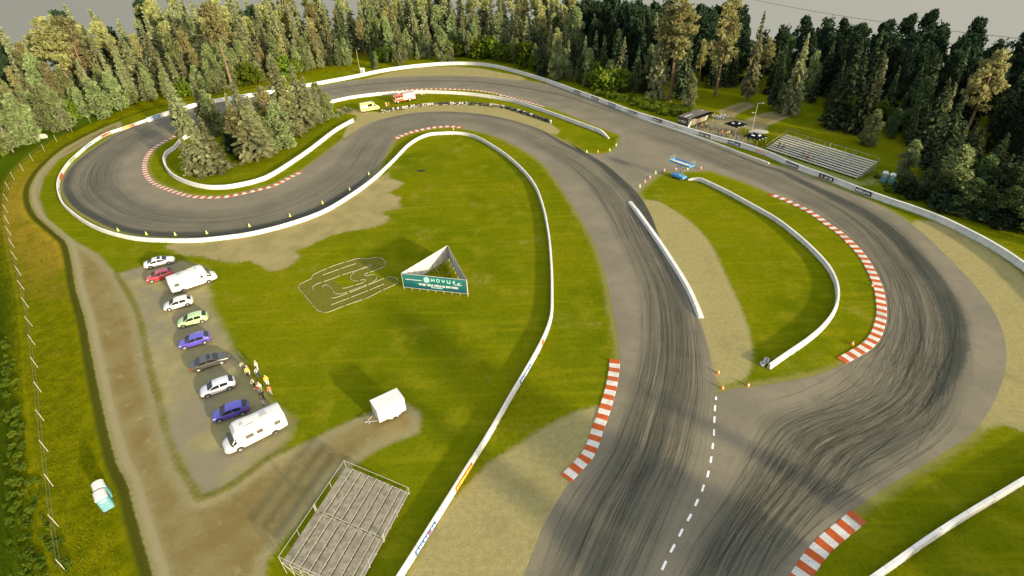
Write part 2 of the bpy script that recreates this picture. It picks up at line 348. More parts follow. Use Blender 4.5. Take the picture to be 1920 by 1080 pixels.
# gravel, dirt, parking
sand = b.mix(b.ramp(n_fine, .3, .7), (.265, .228, .090), (.335, .285, .122))
sand = b.mix(b.math('MULTIPLY', b.ramp(n_mid, .5, .75), .5), sand, (.20, .165, .06))
sand = b.mix(b.math('MULTIPLY', b.ramp(n_tiny, .40, .56, 1, 0), .45), sand, (.17, .14, .060))
dirt = b.mix(b.ramp(n_mid, .35, .65), (.225, .180, .074), (.178, .132, .044))
dirt = b.mix(b.ramp(b.math('ADD', b.attr('dirt'), wobs), -2.2, -.6), dirt, (.25, .215, .105))
dirt = b.mix(b.math('MULTIPLY', b.ramp(n_tiny, .4, .65), .45), dirt, (.14, .11, .05)); dirt = b.mix(b.math('MULTIPLY', b.ramp(b.noise(pos, .5, 5, .7), .55, .7), .5), dirt, (.30, .25, .12))
park = b.mix(b.ramp(n_mid, .35, .6), (.315, .268, .118), (.250, .215, .105))
park = b.mix(b.math('MULTIPLY', b.ramp(n_tiny, .4, .65), .45), park, (.12, .112, .068))
park = b.mix(b.ramp(b.noise(pos, .16, 3), .45, .62), park, (.205, .180, .112))
park = b.mix(b.math('MULTIPLY', b.ramp(n_fine, .5, .8), .5), park, (.28, .24, .12))
bare = b.mix(b.ramp(n_mid, .4, .62), (.31, .255, .110), (.245, .21, .085))
bare = b.mix(b.math('MULTIPLY', b.ramp(n_tiny, .4, .65), .35), bare, (.15, .12, .05))
toy = b.mix(b.ramp(n_fine, .35, .65), (.145, .125, .030), (.115, .120, .014))
pale = b.mix(b.ramp(n_fine, .35, .65), (.16, .19, .03), (.26, .25, .12))
c = gr
c = b.mix(b.math('MULTIPLY', mask('toy', b.math('MULTIPLY', wobs, .3), .3), .8), c, toy)
c = b.mix(b.math('MULTIPLY', mask('pale', wobs, 1.2), .85), c, pale)
c = b.mix(mask('bare', wob, .55), c, bare)
c = b.mix(mask('gravel', b.math('ADD', b.math('MULTIPLY', wobs, .8), b.math('MULTIPLY', wob, .12)), .45), c, sand)
c = b.mix(mask('park', b.math('MULTIPLY', wob, .6), .9), c, park)
c = b.mix(mask('dirt', b.math('MULTIPLY', wobs, .6), .45), c, dirt)
rd = b.math('MULTIPLY', b.ramp(b.math('ADD', b.attr('ridge'), b.math('MULTIPLY', wobs, .5)), .15, .7, 1, 0), b.ramp(ypos.outputs['Y'], 92, 84))
c = b.mix(b.math('MULTIPLY', b.math('MULTIPLY', rd, b.ramp(n_mid, .3, .6, .35, 1.0)), .85), c, (.125, .112, .022))
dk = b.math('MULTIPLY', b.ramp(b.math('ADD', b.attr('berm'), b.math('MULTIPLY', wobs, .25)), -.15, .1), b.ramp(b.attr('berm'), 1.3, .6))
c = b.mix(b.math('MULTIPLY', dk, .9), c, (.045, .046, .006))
pl = b.math('MULTIPLY', b.ramp(b.attr('berm'), -1.5, -1.1), b.ramp(b.attr('berm'), -.45, -.7))
c = b.mix(b.math('MULTIPLY', b.math('MULTIPLY', pl, b.ramp(ypos.outputs['Y'], 170, 150)), .6), c, (.27, .235, .125))
n_grit = b.noise(pos, 4.5, 5, .75); nrm = b.bump(b.math('ADD', b.math('MULTIPLY', n_tiny, .6), b.math('MULTIPLY', n_grit, .8)), .5, .12)
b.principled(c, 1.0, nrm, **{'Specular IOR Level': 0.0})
M_GROUND = b.m

ny, nx = gshape
i0 = (np.arange(ny - 1)[:, None] * nx + np.arange(nx - 1)[None, :]).ravel()
quads = np.stack([i0, i0 + 1, i0 + nx + 1, i0 + nx], 1)
def fmean(a): return a[quads].mean(1)
zone = np.zeros(len(quads), int)     # 0 grass
names = ['ground', 'gravel_trap', 'gravel_trap', 'gravel_trap', 'gravel_trap', 'gravel_trap', 'dirt_patch', 'parking_area', 'dirt_road']
for i, k in enumerate(GRAVEL): zone[fmean(gz[k]) < 0] = i + 1
zone[fmean(at['bare']) < 0] = 6; zone[fmean(at['park']) < 0] = 7; zone[fmean(at['dirt']) < 0] = 8
def ground_part(name, sel):
    q = quads[sel]; u, inv = np.unique(q, return_inverse=True); inv = inv.reshape(q.shape)
    me = bpy.data.meshes.new(name)
    me.vertices.add(len(u)); me.vertices.foreach_set('co', np.stack([fx[u], fy[u], fz[u]], 1).ravel())
    me.loops.add(inv.size); me.loops.foreach_set('vertex_index', inv.ravel())
    me.polygons.add(len(inv)); me.polygons.foreach_set('loop_start', np.arange(len(inv)) * 4); me.polygons.foreach_set('loop_total', np.full(len(inv), 4))
    me.polygons.foreach_set('use_smooth', np.ones(len(inv), bool))
    for k, a in at.items():
        t = me.attributes.new(k, 'FLOAT', 'POINT'); t.data.foreach_set('value', a[u].astype(np.float32))
    me.materials.append(M_GROUND); me.update(); me.validate()
    o = bpy.data.objects.new(name, me); COL.objects.link(o); return tag(o, kind='structure')
GL = ['green grass of the infield, verges and bank around the circuit', 'pale gravel strip between the two tracks beside the white slab wall', 'wide pale gravel trap outside the right hand bend',
      'narrow gravel crescent before the far white barrier', 'curved gravel strip in front of the tyre wall', 'pale gravel area beside the near red and white kerb',
      'worn bare earth patch behind the hairpin barrier', 'grey gravel parking area under the row of cars', 'brown dirt road along the grassy bank']
for k in range(9):
    o = ground_part(names[k], zone == k); o['label'] = GL[k]; o['category'] = names[k].replace('_', ' ')

# ------------------------------------------------------------------ asphalt
RL = {0:(.50,.36,.9),3:(.48,.35,.9),6:(.48,.33,.9),8:(.60,.31,.9),10:(.72,.27,.85),12:(.68,.30,.8),15:(.68,.28,.75),18:(.6,.38,.6),22:(.5,.42,.45),25:(.45,.42,.6),28:(.34,.33,.8),31:(.28,.3,.8),36:(.30,.3,.85),
      40:(.33,.3,.85),44:(.36,.3,.8),48:(.42,.3,.6),54:(.48,.33,.45),60:(.4,.36,.4),66:(.42,.34,.55),72:(.55,.38,.85),76:(.62,.35,.95),79:(.66,.32,1.0),82:(.62,.33,1.0),84:(.49,.30,1.0),86:(.39,.27,1.0),88:(.36,.25,1.0),90:(.42,.30,1.0),92:(.46,.33,1.0),95:(.44,.34,1.0)}
DB = {0:(.5,.05,0),11:(.97,.04,0),12:(.96,.06,.9),13:(.95,.09,1.1),15:(.94,.11,1.15),17:(.94,.09,1.0),19:(.95,.06,.55),22:(.93,.09,.6),25:(.90,.10,.5),27:(.7,.1,.1),27.6:(.04,.05,.3),29:(.05,.08,.95),33:(.05,.08,1),37:(.04,.07,1),41:(.05,.06,.8),46:(.06,.05,.5),51:(.35,.06,.45),54:(.42,.05,.75),58:(.40,.05,.7),61:(.22,.05,.6),64:(.09,.05,.6),67:(.13,.07,.8),70:(.34,.11,1.0),74:(.40,.12,1.15),79:(.40,.12,1.2),82:(.37,.09,1.1),84.5:(.33,.05,.55),87:(.3,.05,.1),95:(.3,.05,0)}
def keyed(D, i): k = sorted(D); return [np.interp(i, k, [D[q][j] for q in k]) for j in range(3)]
NV = 36; vv = np.linspace(0, 1, NV + 1)
ns = len(AB); arc = np.r_[0, np.cumsum(np.linalg.norm(np.diff((AB[:, :2] + AB[:, 2:]) / 2, axis=0), axis=1))]
W = np.linalg.norm(AB[:, :2] - AB[:, 2:], axis=1)
def gsm(a, sg):
    k = np.arange(-3 * sg, 3 * sg + 1); g_ = np.exp(-.5 * (k / sg) ** 2); g_ /= g_.sum(); return np.convolve(np.pad(a, 3 * sg, mode='edge'), g_, 'valid')
cR, hR, sR = [gsm(np.asarray(q), 6) for q in keyed(RL, AI)]; cD, hD, sD = [gsm(np.asarray(q), 4) for q in keyed(DB, AI)]
RX = AB[:, None, 0] * (1 - vv) + AB[:, None, 2] * vv; RY = AB[:, None, 1] * (1 - vv) + AB[:, None, 3] * vv
lat = (vv[None] - cR[:, None]) / hR[:, None]
rub = sR[:, None] * np.clip(1.25 - np.abs(lat), 0, .45) / .45
db = sD[:, None] * np.exp(-((vv[None] - cD[:, None]) / hD[:, None]) ** 2)
rz_ = 0.012 + 0.004 * smooth((AI - 50) / 10.0)
me = bpy.data.meshes.new('racing_track'); nvr = NV + 1
me.from_pydata(np.stack([RX.ravel(), RY.ravel(), np.repeat(rz_, nvr)], 1).tolist(), [], [(i * nvr + j, i * nvr + j + 1, (i + 1) * nvr + j + 1, (i + 1) * nvr + j) for i in range(ns - 1) for j in range(NV)])
for k, a in {'lat': lat, 'along': np.repeat(arc[:, None], nvr, 1), 'rub': rub, 'band': db, 'width': np.repeat((W * hR)[:, None], nvr, 1)}.items():
    t = me.attributes.new(k, 'FLOAT', 'POINT'); t.data.foreach_set('value', a.ravel().astype(np.float32))
b = NB('asphalt'); pos = b.pos()
base_n = b.noise(pos, .12, 4); fine = b.noise(pos, 3.0, 4, .7); grain = b.noise(pos, 14, 2, .8); mid = b.noise(pos, .6, 5, .6)
col = b.mix(b.ramp(base_n, .35, .65), (.150, .129, .086), (.196, .166, .108))
col = b.mix(b.math('MULTIPLY', b.ramp(mid, .50, .72), .5), col, (.115, .102, .074))
col = b.mix(b.math('MULTIPLY', b.ramp(grain, .35, .65), .35), col, (.24, .21, .15))
col = b.mix(b.math('MULTIPLY', b.ramp(fine, .5, .75), .4), col, (.095, .088, .074))
L_, U_, K_, D_, Wd = b.attr('lat'), b.attr('along'), b.attr('rub'), b.attr('band'), b.attr('width')
def streak(freq, stretch, drift, seed):
    cx = b.n('ShaderNodeCombineXYZ')
    wl = b.math('ADD', b.math('MULTIPLY', L_, b.math('MULTIPLY', Wd, freq)), b.math('MULTIPLY', U_, drift))
    b.l(wl, cx.inputs[0]); b.l(b.math('MULTIPLY', U_, stretch), cx.inputs[1]); cx.inputs[2].default_value = seed
    return b.noise(cx.outputs[0], 1.0, 3, .6)
s1 = b.ramp(streak(1.7, .012, .0, 3.1), .46, .66); s2 = b.ramp(streak(2.9, .030, .03, 9.7), .50, .64); s3 = b.ramp(streak(2.3, .020, -.04, 21.0), .52, .66); s5 = b.ramp(streak(6.0, .03, .01, 51.0), .52, .66); s4 = b.ramp(streak(.5, .012, 0, 33.0), .35, .7)
film = b.math('MULTIPLY', K_, b.math('ADD', b.math('MULTIPLY', s4, .55), .22))
col = b.mix(b.math('MULTIPLY', film, 1.0, True), col, (.078, .078, .058))
st = b.math('MULTIPLY', K_, b.math('MAXIMUM', b.math('MAXIMUM', b.math('MULTIPLY', s1, .75), b.math('MULTIPLY', s5, .55)), b.math('MAXIMUM', b.math('MULTIPLY', s2, .9), b.math('MULTIPLY', s3, .85))), True)
patch = b.ramp(b.noise(pos, .10, 5, .65), .32, .62, .45, 1.0); st = b.math('MULTIPLY', st, b.math('MULTIPLY', patch, .55))
col = b.mix(b.math('MULTIPLY', st, .85), col, (.042, .043, .030))
rag = b.math('MULTIPLY', b.ramp(b.math('ADD', D_, b.math('MULTIPLY', b.math('SUBTRACT', b.noise(pos, 1.6, 5, .75), .5), .9)), .22, .85), b.ramp(b.noise(pos, .2, 3), .2, .55, .7, 1.0))
col = b.mix(b.math('MULTIPLY', rag, .86), col, (.034, .037, .027))
b.principled(col, b.ramp(rag, 0, 1, .88, .7), b.bump(grain, .25, .03), **{'Specular IOR Level': .18})
M_ASPH = b.m
me.materials.append(M_ASPH); me.update()
trk = bpy.data.objects.new('racing_track', me); COL.objects.link(trk)
tag(trk, 'grey asphalt race track with black tyre streaks looping round the infield', 'race track', kind='structure')
bm = bmesh.new(); vs = [bm.verts.new((x, y, 0.007)) for x, y in JOIN]; bm.faces.new(vs); bmesh.ops.triangulate(bm, faces=bm.faces[:])
me = bpy.data.meshes.new('link_road'); bm.to_mesh(me); bm.free(); me.materials.append(M_ASPH)
o = bpy.data.objects.new('link_road', me); COL.objects.link(o); tag(o, 'plain asphalt link joining the two tracks past the blue lift', 'link road', kind='structure')

# tyre marks: thin worn rubber lines lying on the asphalt
def tyre_marks(ranges):
    V, Fc, OP = [], [], []; r = np.random.default_rng(11)
    for i0, i1, n, lmin, lmax, dr, op0 in ranges:
        k0, k1 = int(np.searchsorted(AI, i0)), min(ns - 1, int(np.searchsorted(AI, i1)))
        for _ in range(n):
            ln_ = int(r.uniform(lmin, lmax)); a = int(r.integers(k0 - ln_ // 3, max(k0 + 1, k1 - ln_ // 2))); a = max(0, a); e = min(ns - 1, a + ln_)
            if e - a < 8: continue
            t = np.linspace(0, 1, e - a); l0 = float(np.clip(r.normal(0, .52), -1.05, 1.05)) if r.random() < .7 else r.uniform(-1, 1); lt = l0 + r.normal(0, dr) * (t - .5) + r.normal(0, dr * .5) * np.sin(PI * t)
            pair = r.random() < .45
            for off in ((0, r.uniform(1.45, 1.7)) if pair else (0,)):
                v = cR[a:e] + hR[a:e] * lt + off / W[a:e]; v = np.clip(v, .03, .97)
                p = AB[a:e, :2] * (1 - v[:, None]) + AB[a:e, 2:] * v[:, None]; p = np.stack([gsm(p[:, 0], 2), gsm(p[:, 1], 2)], 1); _t, n_ = normals2(p)
                wd = r.uniform(.025, .06); z = rz_[a:e] + .005; op = op0 * .42 * r.uniform(.2, 1.0) * np.minimum(1, np.minimum(t, 1 - t) * 6); b0 = len(V)
                for q, m_, zz, o_ in zip(p, n_, z, op):
                    V.append((q[0] - m_[0] * wd, q[1] - m_[1] * wd, zz)); V.append((q[0] + m_[0] * wd, q[1] + m_[1] * wd, zz)); OP += [o_, o_]
                for k in range(len(p) - 1): Fc.append((b0 + 2 * k, b0 + 2 * k + 1, b0 + 2 * k + 3, b0 + 2 * k + 2)[::-1])
    m = NB('rubber_mark'); pos = m.pos(); o_ = m.math('MULTIPLY', m.attr('op'), m.ramp(m.noise(pos, .35, 4, .7), .25, .6, .45, 1.0))
    d = m.n('ShaderNodeBsdfDiffuse'); d.inputs[0].default_value = (.030, .031, .022, 1); t = m.n('ShaderNodeBsdfTransparent'); mx_ = m.n('ShaderNodeMixShader'); m.l(o_, mx_.inputs[0]); m.l(t.outputs[0], mx_.inputs[1]); m.l(d.outputs[0], mx_.inputs[2]); m.l(mx_.outputs[0], m.o.inputs[0])
    o = mesh_obj('tyre_marks', V, Fc, m.m); a_ = o.data.attributes.new('op', 'FLOAT', 'POINT'); a_.data.foreach_set('value', np.array(OP, np.float32)); return tag(o, 'curving black tyre marks worn into the racing line', 'tyre marks', kind='stuff')
tyre_marks([(0, 9, 110, 18, 60, .25, .75), (7, 16, 85, 20, 60, .22, .7), (15, 28, 70, 20, 50, .3, .5), (27, 40, 120, 18, 60, .18, .55), (38, 50, 90, 18, 60, .18, .55), (51, 63, 50, 20, 60, .3, .35), (63, 74, 80, 18, 60, .25, .6), (71, 84, 130, 16, 60, .3, .75), (80, 90, 110, 14, 45, .5, .8), (86, 95, 100, 14, 40, .3, .8)])

# ------------------------------------------------------------------ painted markings and kerbs
M_LINE = mat('white_road_paint', (.78, .76, .70), .7, .08, 3)
dash = [((1343,744),(1342,750)),((1341,760),(1340,771)),((1340,781),(1339,793)),((1339,805),(1338.5,817)),((1337,831),(1335.5,842)),((1334,856),(1332,868)),((1329,883),(1326,895)),((1320,909),(1316,922)),((1309,936),(1303,949)),((1296,964),(1289,977)),((1280,992),(1273,1006)),((1265,1021),(1257,1036)),((1249,1052),(1241,1069)),((1231,1088),(1222,1106))]
mb = MB()
for p0, p1 in dash:
    p, q = P(*p0), P(*p1); d = (q - p) / np.linalg.norm(q - p); n = np.array([-d[1], d[0]]) * .11
    mb.quad((*(p - n), .027), (*(q - n), .027), (*(q + n), .027), (*(p + n), .027))
tag(mb.build('centre_line', M_LINE), 'white dashed line between the two near straights', 'road marking', kind='structure')
def kerb_paint(name, col):
    b = NB(name); pos = b.pos(); c = b.mix(b.ramp(b.noise(pos, 1.2, 4, .7), .35, .7), tuple(k * .8 for k in col), col)
    c = b.mix(b.math('MULTIPLY', b.ramp(b.noise(pos, 3.2, 5, .8), .54, .70), .7), c, (.20, .18, .14)); c = b.mix(b.math('MULTIPLY', b.ramp(b.noise(pos, .35, 3), .5, .7), .35), c, (.12, .11, .09))
    b.principled(c, .75, None, **{'Specular IOR Level': .2}); return b.m
M_KR = kerb_paint('kerb_red', (.47, .085, .012)); M_KW = kerb_paint('kerb_white', (.62, .59, .52))
def kerb(px, width, side, label, block=.86):
    c, _ = catmull(PP(px), .4); p, s = resample(c, block / 2); t, n = normals2(p); n = n * side
    mb = MB(); prof = [(-.06, .018), (.02, .055), (width * .5, .075), (width - .05, .10), (width, .0)]
    for x, y in zip(p, n):
        for u, z in prof: mb.v.append((x[0] + y[0] * u, x[1] + y[1] * u, z))
    k = len(prof)
    for i in range(len(p) - 1):
        for j in range(k - 1):
            f = (i * k + j, i * k + j + 1, (i + 1) * k + j + 1, (i + 1) * k + j); mb.f.append(f if side < 0 else f[::-1]); mb.m.append((i // 2) % 2)
    return tag(mb.build('kerb', [M_KR, M_KW]), label, 'kerb', kind='structure')
kerb([(1161,675),(1161,692),(1159,705),(1156,725),(1151,745),(1145,765),(1139,785),(1131,806),(1122,835),(1110,860),(1095,877),(1070,904)], 1.35, -1, 'red and white kerb beside the near gravel area')
kerb([(1446,363),(1467,370),(1505,387),(1532,402),(1557,420),(1580,436),(1600,454),(1622,478),(1638,503),(1654,537),(1660,565),(1662,590),(1658,613),(1650,634),(1634,653),(1610,668),(1585,682)], 1.3, -1, 'long red and white kerb inside the right hand bend')
kerb([(345,250),(332,255),(304,270),(287,283),(278,297),(275,312),(278,325),(286,337),(300,346),(325,356),(355,365),(387,368),(420,367),(450,362),(480,355),(510,347),(538,333),(562,321)], 1.1, -1, 'red and white kerb curling round the wooded hairpin island')
kerb([(742,262),(770,250),(805,242),(838,238.5),(866,241)][::-1], 1.2, -1, 'short red and white kerb at the tip of the infield')
kerb([(682,176.5),(712,173),(790,166.5),(867,167),(917,172),(960,182),(1003,194),(1022,200)], 1.1, -1, 'red and white kerb behind the fire engine')
kerb([(1597,957.5),(1562,985),(1532,1010),(1507,1040),(1484,1075),(1462,1115)], 1.5, 1, 'red and white kerb on the near outer edge of track')
# ------------------------------------------------------------------ concrete barriers
b = NB('white_concrete'); pos = b.pos(); sp = b.n('ShaderNodeSeparateXYZ'); b.l(pos, sp.inputs[0])
grime = b.ramp(b.math('ADD', sp.outputs['Z'], b.math('MULTIPLY', b.noise(pos, 1.2, 4, .7), .9)), .35, 1.0)
c = b.mix(b.ramp(b.noise(pos, .5, 5, .65), .35, .7), (.62, .60, .55), (.74, .715, .66))
c = b.mix(b.math('MULTIPLY', b.math('SUBTRACT', 1.0, grime), .6), c, (.40, .37, .27))
c = b.mix(b.math('MULTIPLY', b.ramp(b.noise(pos, 3.5, 4, .8), .56, .74), .45), c, (.33, .31, .27))
al = b.attr('along'); jt = b.math('ABSOLUTE', b.math('SUBTRACT', b.math('FRACT', b.math('MULTIPLY', al, .25)), .5)); c = b.mix(b.math('MULTIPLY', b.ramp(jt, .484, .494), .6), c, (.24, .225, .19))
blk = b.noise(b.math('FLOOR', b.math('MULTIPLY', al, .25)), 3.7, 0); c = b.mix(b.math('MULTIPLY', b.ramp(blk, .35, .65), .14), c, (.42, .40, .35))
b.principled(c, .85, b.bump(b.noise(pos, 5, 3), .2, .05), **{'Specular IOR Level': .2}); M_WALL = b.m
WALLS = {}
def wall(key, px, h, wid, label, zref=None, taper=(0, 0), seam=4.0):
    c, _ = catmull(PP(px, (h * .55) if zref is None else zref), 1.0); p, s = resample(c, .95); t, n = normals2(p)
    k = len(p); mb = MB(); z0 = height(p[:, 0], p[:, 1])
    for i in range(k):
        hh = h * min(1, .25 + (s[i] / taper[0]) if taper[0] else 1, .25 + ((s[-1] - s[i]) / taper[1]) if taper[1] else 1)
        gap = 1.0
        for u, z in ((-wid * .62, -.2), (-wid * .62, .12 * hh), (-wid * .42, .45 * hh), (-wid * .40, hh - .04), (-wid * .36, hh), (wid * .36, hh), (wid * .40, hh - .04), (wid * .42, .45 * hh), (wid * .62, .12 * hh), (wid * .62, -.2)):
            mb.v.append((p[i, 0] + n[i, 0] * u * gap, p[i, 1] + n[i, 1] * u * gap, z + z0[i] * (z < 0) if False else z + min(0, z0[i])))
    m = 10
    for i in range(k - 1):
        for j in range(m - 1): mb.f.append((i * m + j, i * m + j + 1, (i + 1) * m + j + 1, (i + 1) * m + j)); mb.m.append(0)
    mb.f += [tuple(range(m - 1, -1, -1)), tuple(range((k - 1) * m, k * m))]; mb.m += [0, 0]
    o = mb.build('concrete_barrier', M_WALL); ta = o.data.attributes.new('along', 'FLOAT', 'POINT'); ta.data.foreach_set('value', np.repeat(s, 10).astype(np.float32)); tag(o, label, 'barrier'); WALLS[key] = (o, p, t, n, h, wid); return o
wall('outer', [(275,225),(317,211),(360,198),(405,188.5),(460,179.5),(530,168.5),(580,159),(655,145),(730,130),(805,121),(867,118.5),(917,122),(960,131.5),(1022,150),(1080,171),(1135,191),(1185,210),(1235,225.5),(1285,241.5),(1335,256.5),(1385,270),(1440,296 - 8),(1487,311 - 2),(1550,332),(1615,357),(1665,375),(1715,392),(1765,411),(1815,435),(1865,462),(1915,495),(1965,535),(2040,610),(2150,740),(2260,900)], 1.25, .5, 'long white barrier with dark adverts curving past the far bend and grandstand')
wall('infield', [(275,225),(235,239),(200,251),(170,269),(137,297),(120,317),(110,337),(109,357),(117,380),(140,402),(175,424),(220,440),(275,449),(362,450.5),(430,444),(480,436),(545,419),(605,397),(655,368),(697,338),(735,303),(768,270),(800,253),(835,249.5),(865,250),(895,258),(932,279),(967,306),(1000,343),(1018,386),(1029,440),(1034,500),(1035,550),(1034,587),(1026,617),(1010,652),(987,693),(960,738),(918,811),(869,889),(795,1007),(750,1078),(715,1133),(680,1190)], .82, .36, 'white barrier running round the hairpin and along the whole infield')
wall('island', [(390,238),(345,258),(327,276),(311,288),(308,305),(322,326),(350,341),(387,350),(425,350),(455,345),(480,339),(505,329.5),(542,307),(580,281),(597,268),(630,243),(662,225)], 1.0, .45, 'white barrier hugging the wooded hairpin island')
wall('middle', [(618,191),(640,186),(667,181),(705,176.5),(742,174),(792,172),(855,174),(905,179),(960,188.5),(1010,204),(1060,221.5),(1110,240),(1128,247),(1142,256)], 1.0, .45, 'white barrier behind the fire engine and tyre wall', taper=(0, 6))
wall('bend', [(1290,334),(1312,336),(1360,358),(1397,378),(1440,402),(1465,418),(1500,446),(1527,471),(1550,496),(1563,517),(1570,537),(1571,562),(1562,587),(1540,615),(1510,640),(1472,666),(1442,687)], .85, .40, 'white barrier on the grass inside the right hand bend', taper=(3, 0))
wall('slab', [(1181,376),(1228,441),(1262,492),(1291,540),(1315,594)], .5, .8, 'thick white slab wall between near track and pale gravel', taper=(6, 2))
wall('corner', [(1540,1150),(1590,1115),(1647,1076),(1740,1010),(1815,962),(1877,925),(1915,902),(1960,877),(2030,840),(2130,790),(2240,745)], .95, .45, 'white barrier crossing the grass in the near right corner')
wall('lip', [(1163,205.5),(1210,224),(1250,237),(1300,254),(1337,267),(1390,287),(1442,306)], .3, .4, 'low white concrete lip along the far straight', zref=.15)

# adverts fixed to the barriers: a panel on the face the camera sees, with its marks as a sub-part
GLY = {'A':[((0,0),(.5,1)),((.5,1),(1,0)),((.2,.4),(.8,.4))],'E':[((0,0),(0,1)),((0,1),(1,1)),((0,.5),(.8,.5)),((0,0),(1,0))],'T':[((.5,0),(.5,1)),((0,1),(1,1))],'R':[((0,0),(0,1)),((0,1),(1,1)),((1,1),(1,.5)),((1,.5),(0,.5)),((.3,.5),(1,0))],'C':[((1,1),(0,1)),((0,1),(0,0)),((0,0),(1,0))],'K':[((0,0),(0,1)),((0,.5),(1,1)),((.2,.5),(1,0))],'-':[((0,.5),(1,.5))],'e':[((0,.45),(1,.45)),((1,.45),(1,.8)),((1,.8),(0,.8)),((0,.8),(0,0)),((0,0),(1,0))],
 'N':[((0,0),(0,1)),((0,1),(1,0)),((1,0),(1,1))],'n':[((0,0),(0,1)),((0,0),(1,1)),((1,0),(1,1))],'O':[((.2,0),(.8,0)),((.8,0),(1,.25)),((1,.25),(1,.75)),((1,.75),(.8,1)),((.8,1),(.2,1)),((.2,1),(0,.75)),((0,.75),(0,.25)),((0,.25),(.2,0))],'V':[((0,1),(.5,0)),((.5,0),(1,1))],'U':[((0,1),(0,0)),((0,0),(1,0)),((1,0),(1,1))],'S':[((1,1),(0,1)),((0,1),(0,.5)),((0,.5),(1,.5)),((1,.5),(1,0)),((1,0),(0,0))],'z':[((.7,1),(.1,.45)),((.1,.45),(.9,.55)),((.9,.55),(.3,0))],
 'D':[((0,0),(0,1)),((0,1),(.7,1)),((.7,1),(1,.7)),((1,.7),(1,.3)),((1,.3),(.7,0)),((.7,0),(0,0))],'I':[((.5,0),(.5,1))],'G':[((1,1),(0,1)),((0,1),(0,0)),((0,0),(1,0)),((1,0),(1,.5)),((1,.5),(.5,.5))],'J':[((1,1),(1,0)),((1,0),(0,0)),((0,0),(0,.3))],'Z':[((0,1),(1,1)),((1,1),(0,0)),((0,0),(1,0)),((.3,1.15),(.5,1.35)),((.5,1.35),(.7,1.15))],'W':[((0,1),(.25,0)),((.25,0),(.5,.7)),((.5,.7),(.75,0)),((.75,0),(1,1))]}
def write(mb, text, o, ex, ez, en, h, w, gap, th, t=.02, m=0):
    """letters as flat strokes: o origin, ex along, ez up, en outwards"""
    o, ex, ez, en = Vector(o), Vector(ex), Vector(ez), Vector(en); x = 0
    for ch in text:
        for (a, b_) in GLY.get(ch, []):
            p = o + ex * (x + a[0] * w) + ez * (a[1] * h); q = o + ex * (x + b_[0] * w) + ez * (b_[1] * h); d = (q - p).normalized(); s = d.cross(en) * th / 2
            p = p - d * th * .4; q = q + d * th * .4
            mb.slab([p - s, q - s, q + s, p + s], en, t, m)
        x += w + gap
    return x
PAN = {'black': (.025,.024,.022), 'orange': (.62,.10,.012), 'blue': (.02,.13,.36), 'green': (.07,.20,.03), 'white': (.72,.70,.64), 'navy': (.02,.045,.11)}
INK = {'white': (.75,.75,.72), 'orange': (.75,.22,.02), 'yellow': (.85,.55,.05), 'red': (.55,.05,.03), 'lime': (.55,.62,.25), 'gold': (.55,.38,.14), 'black': (.03,.03,.03)}
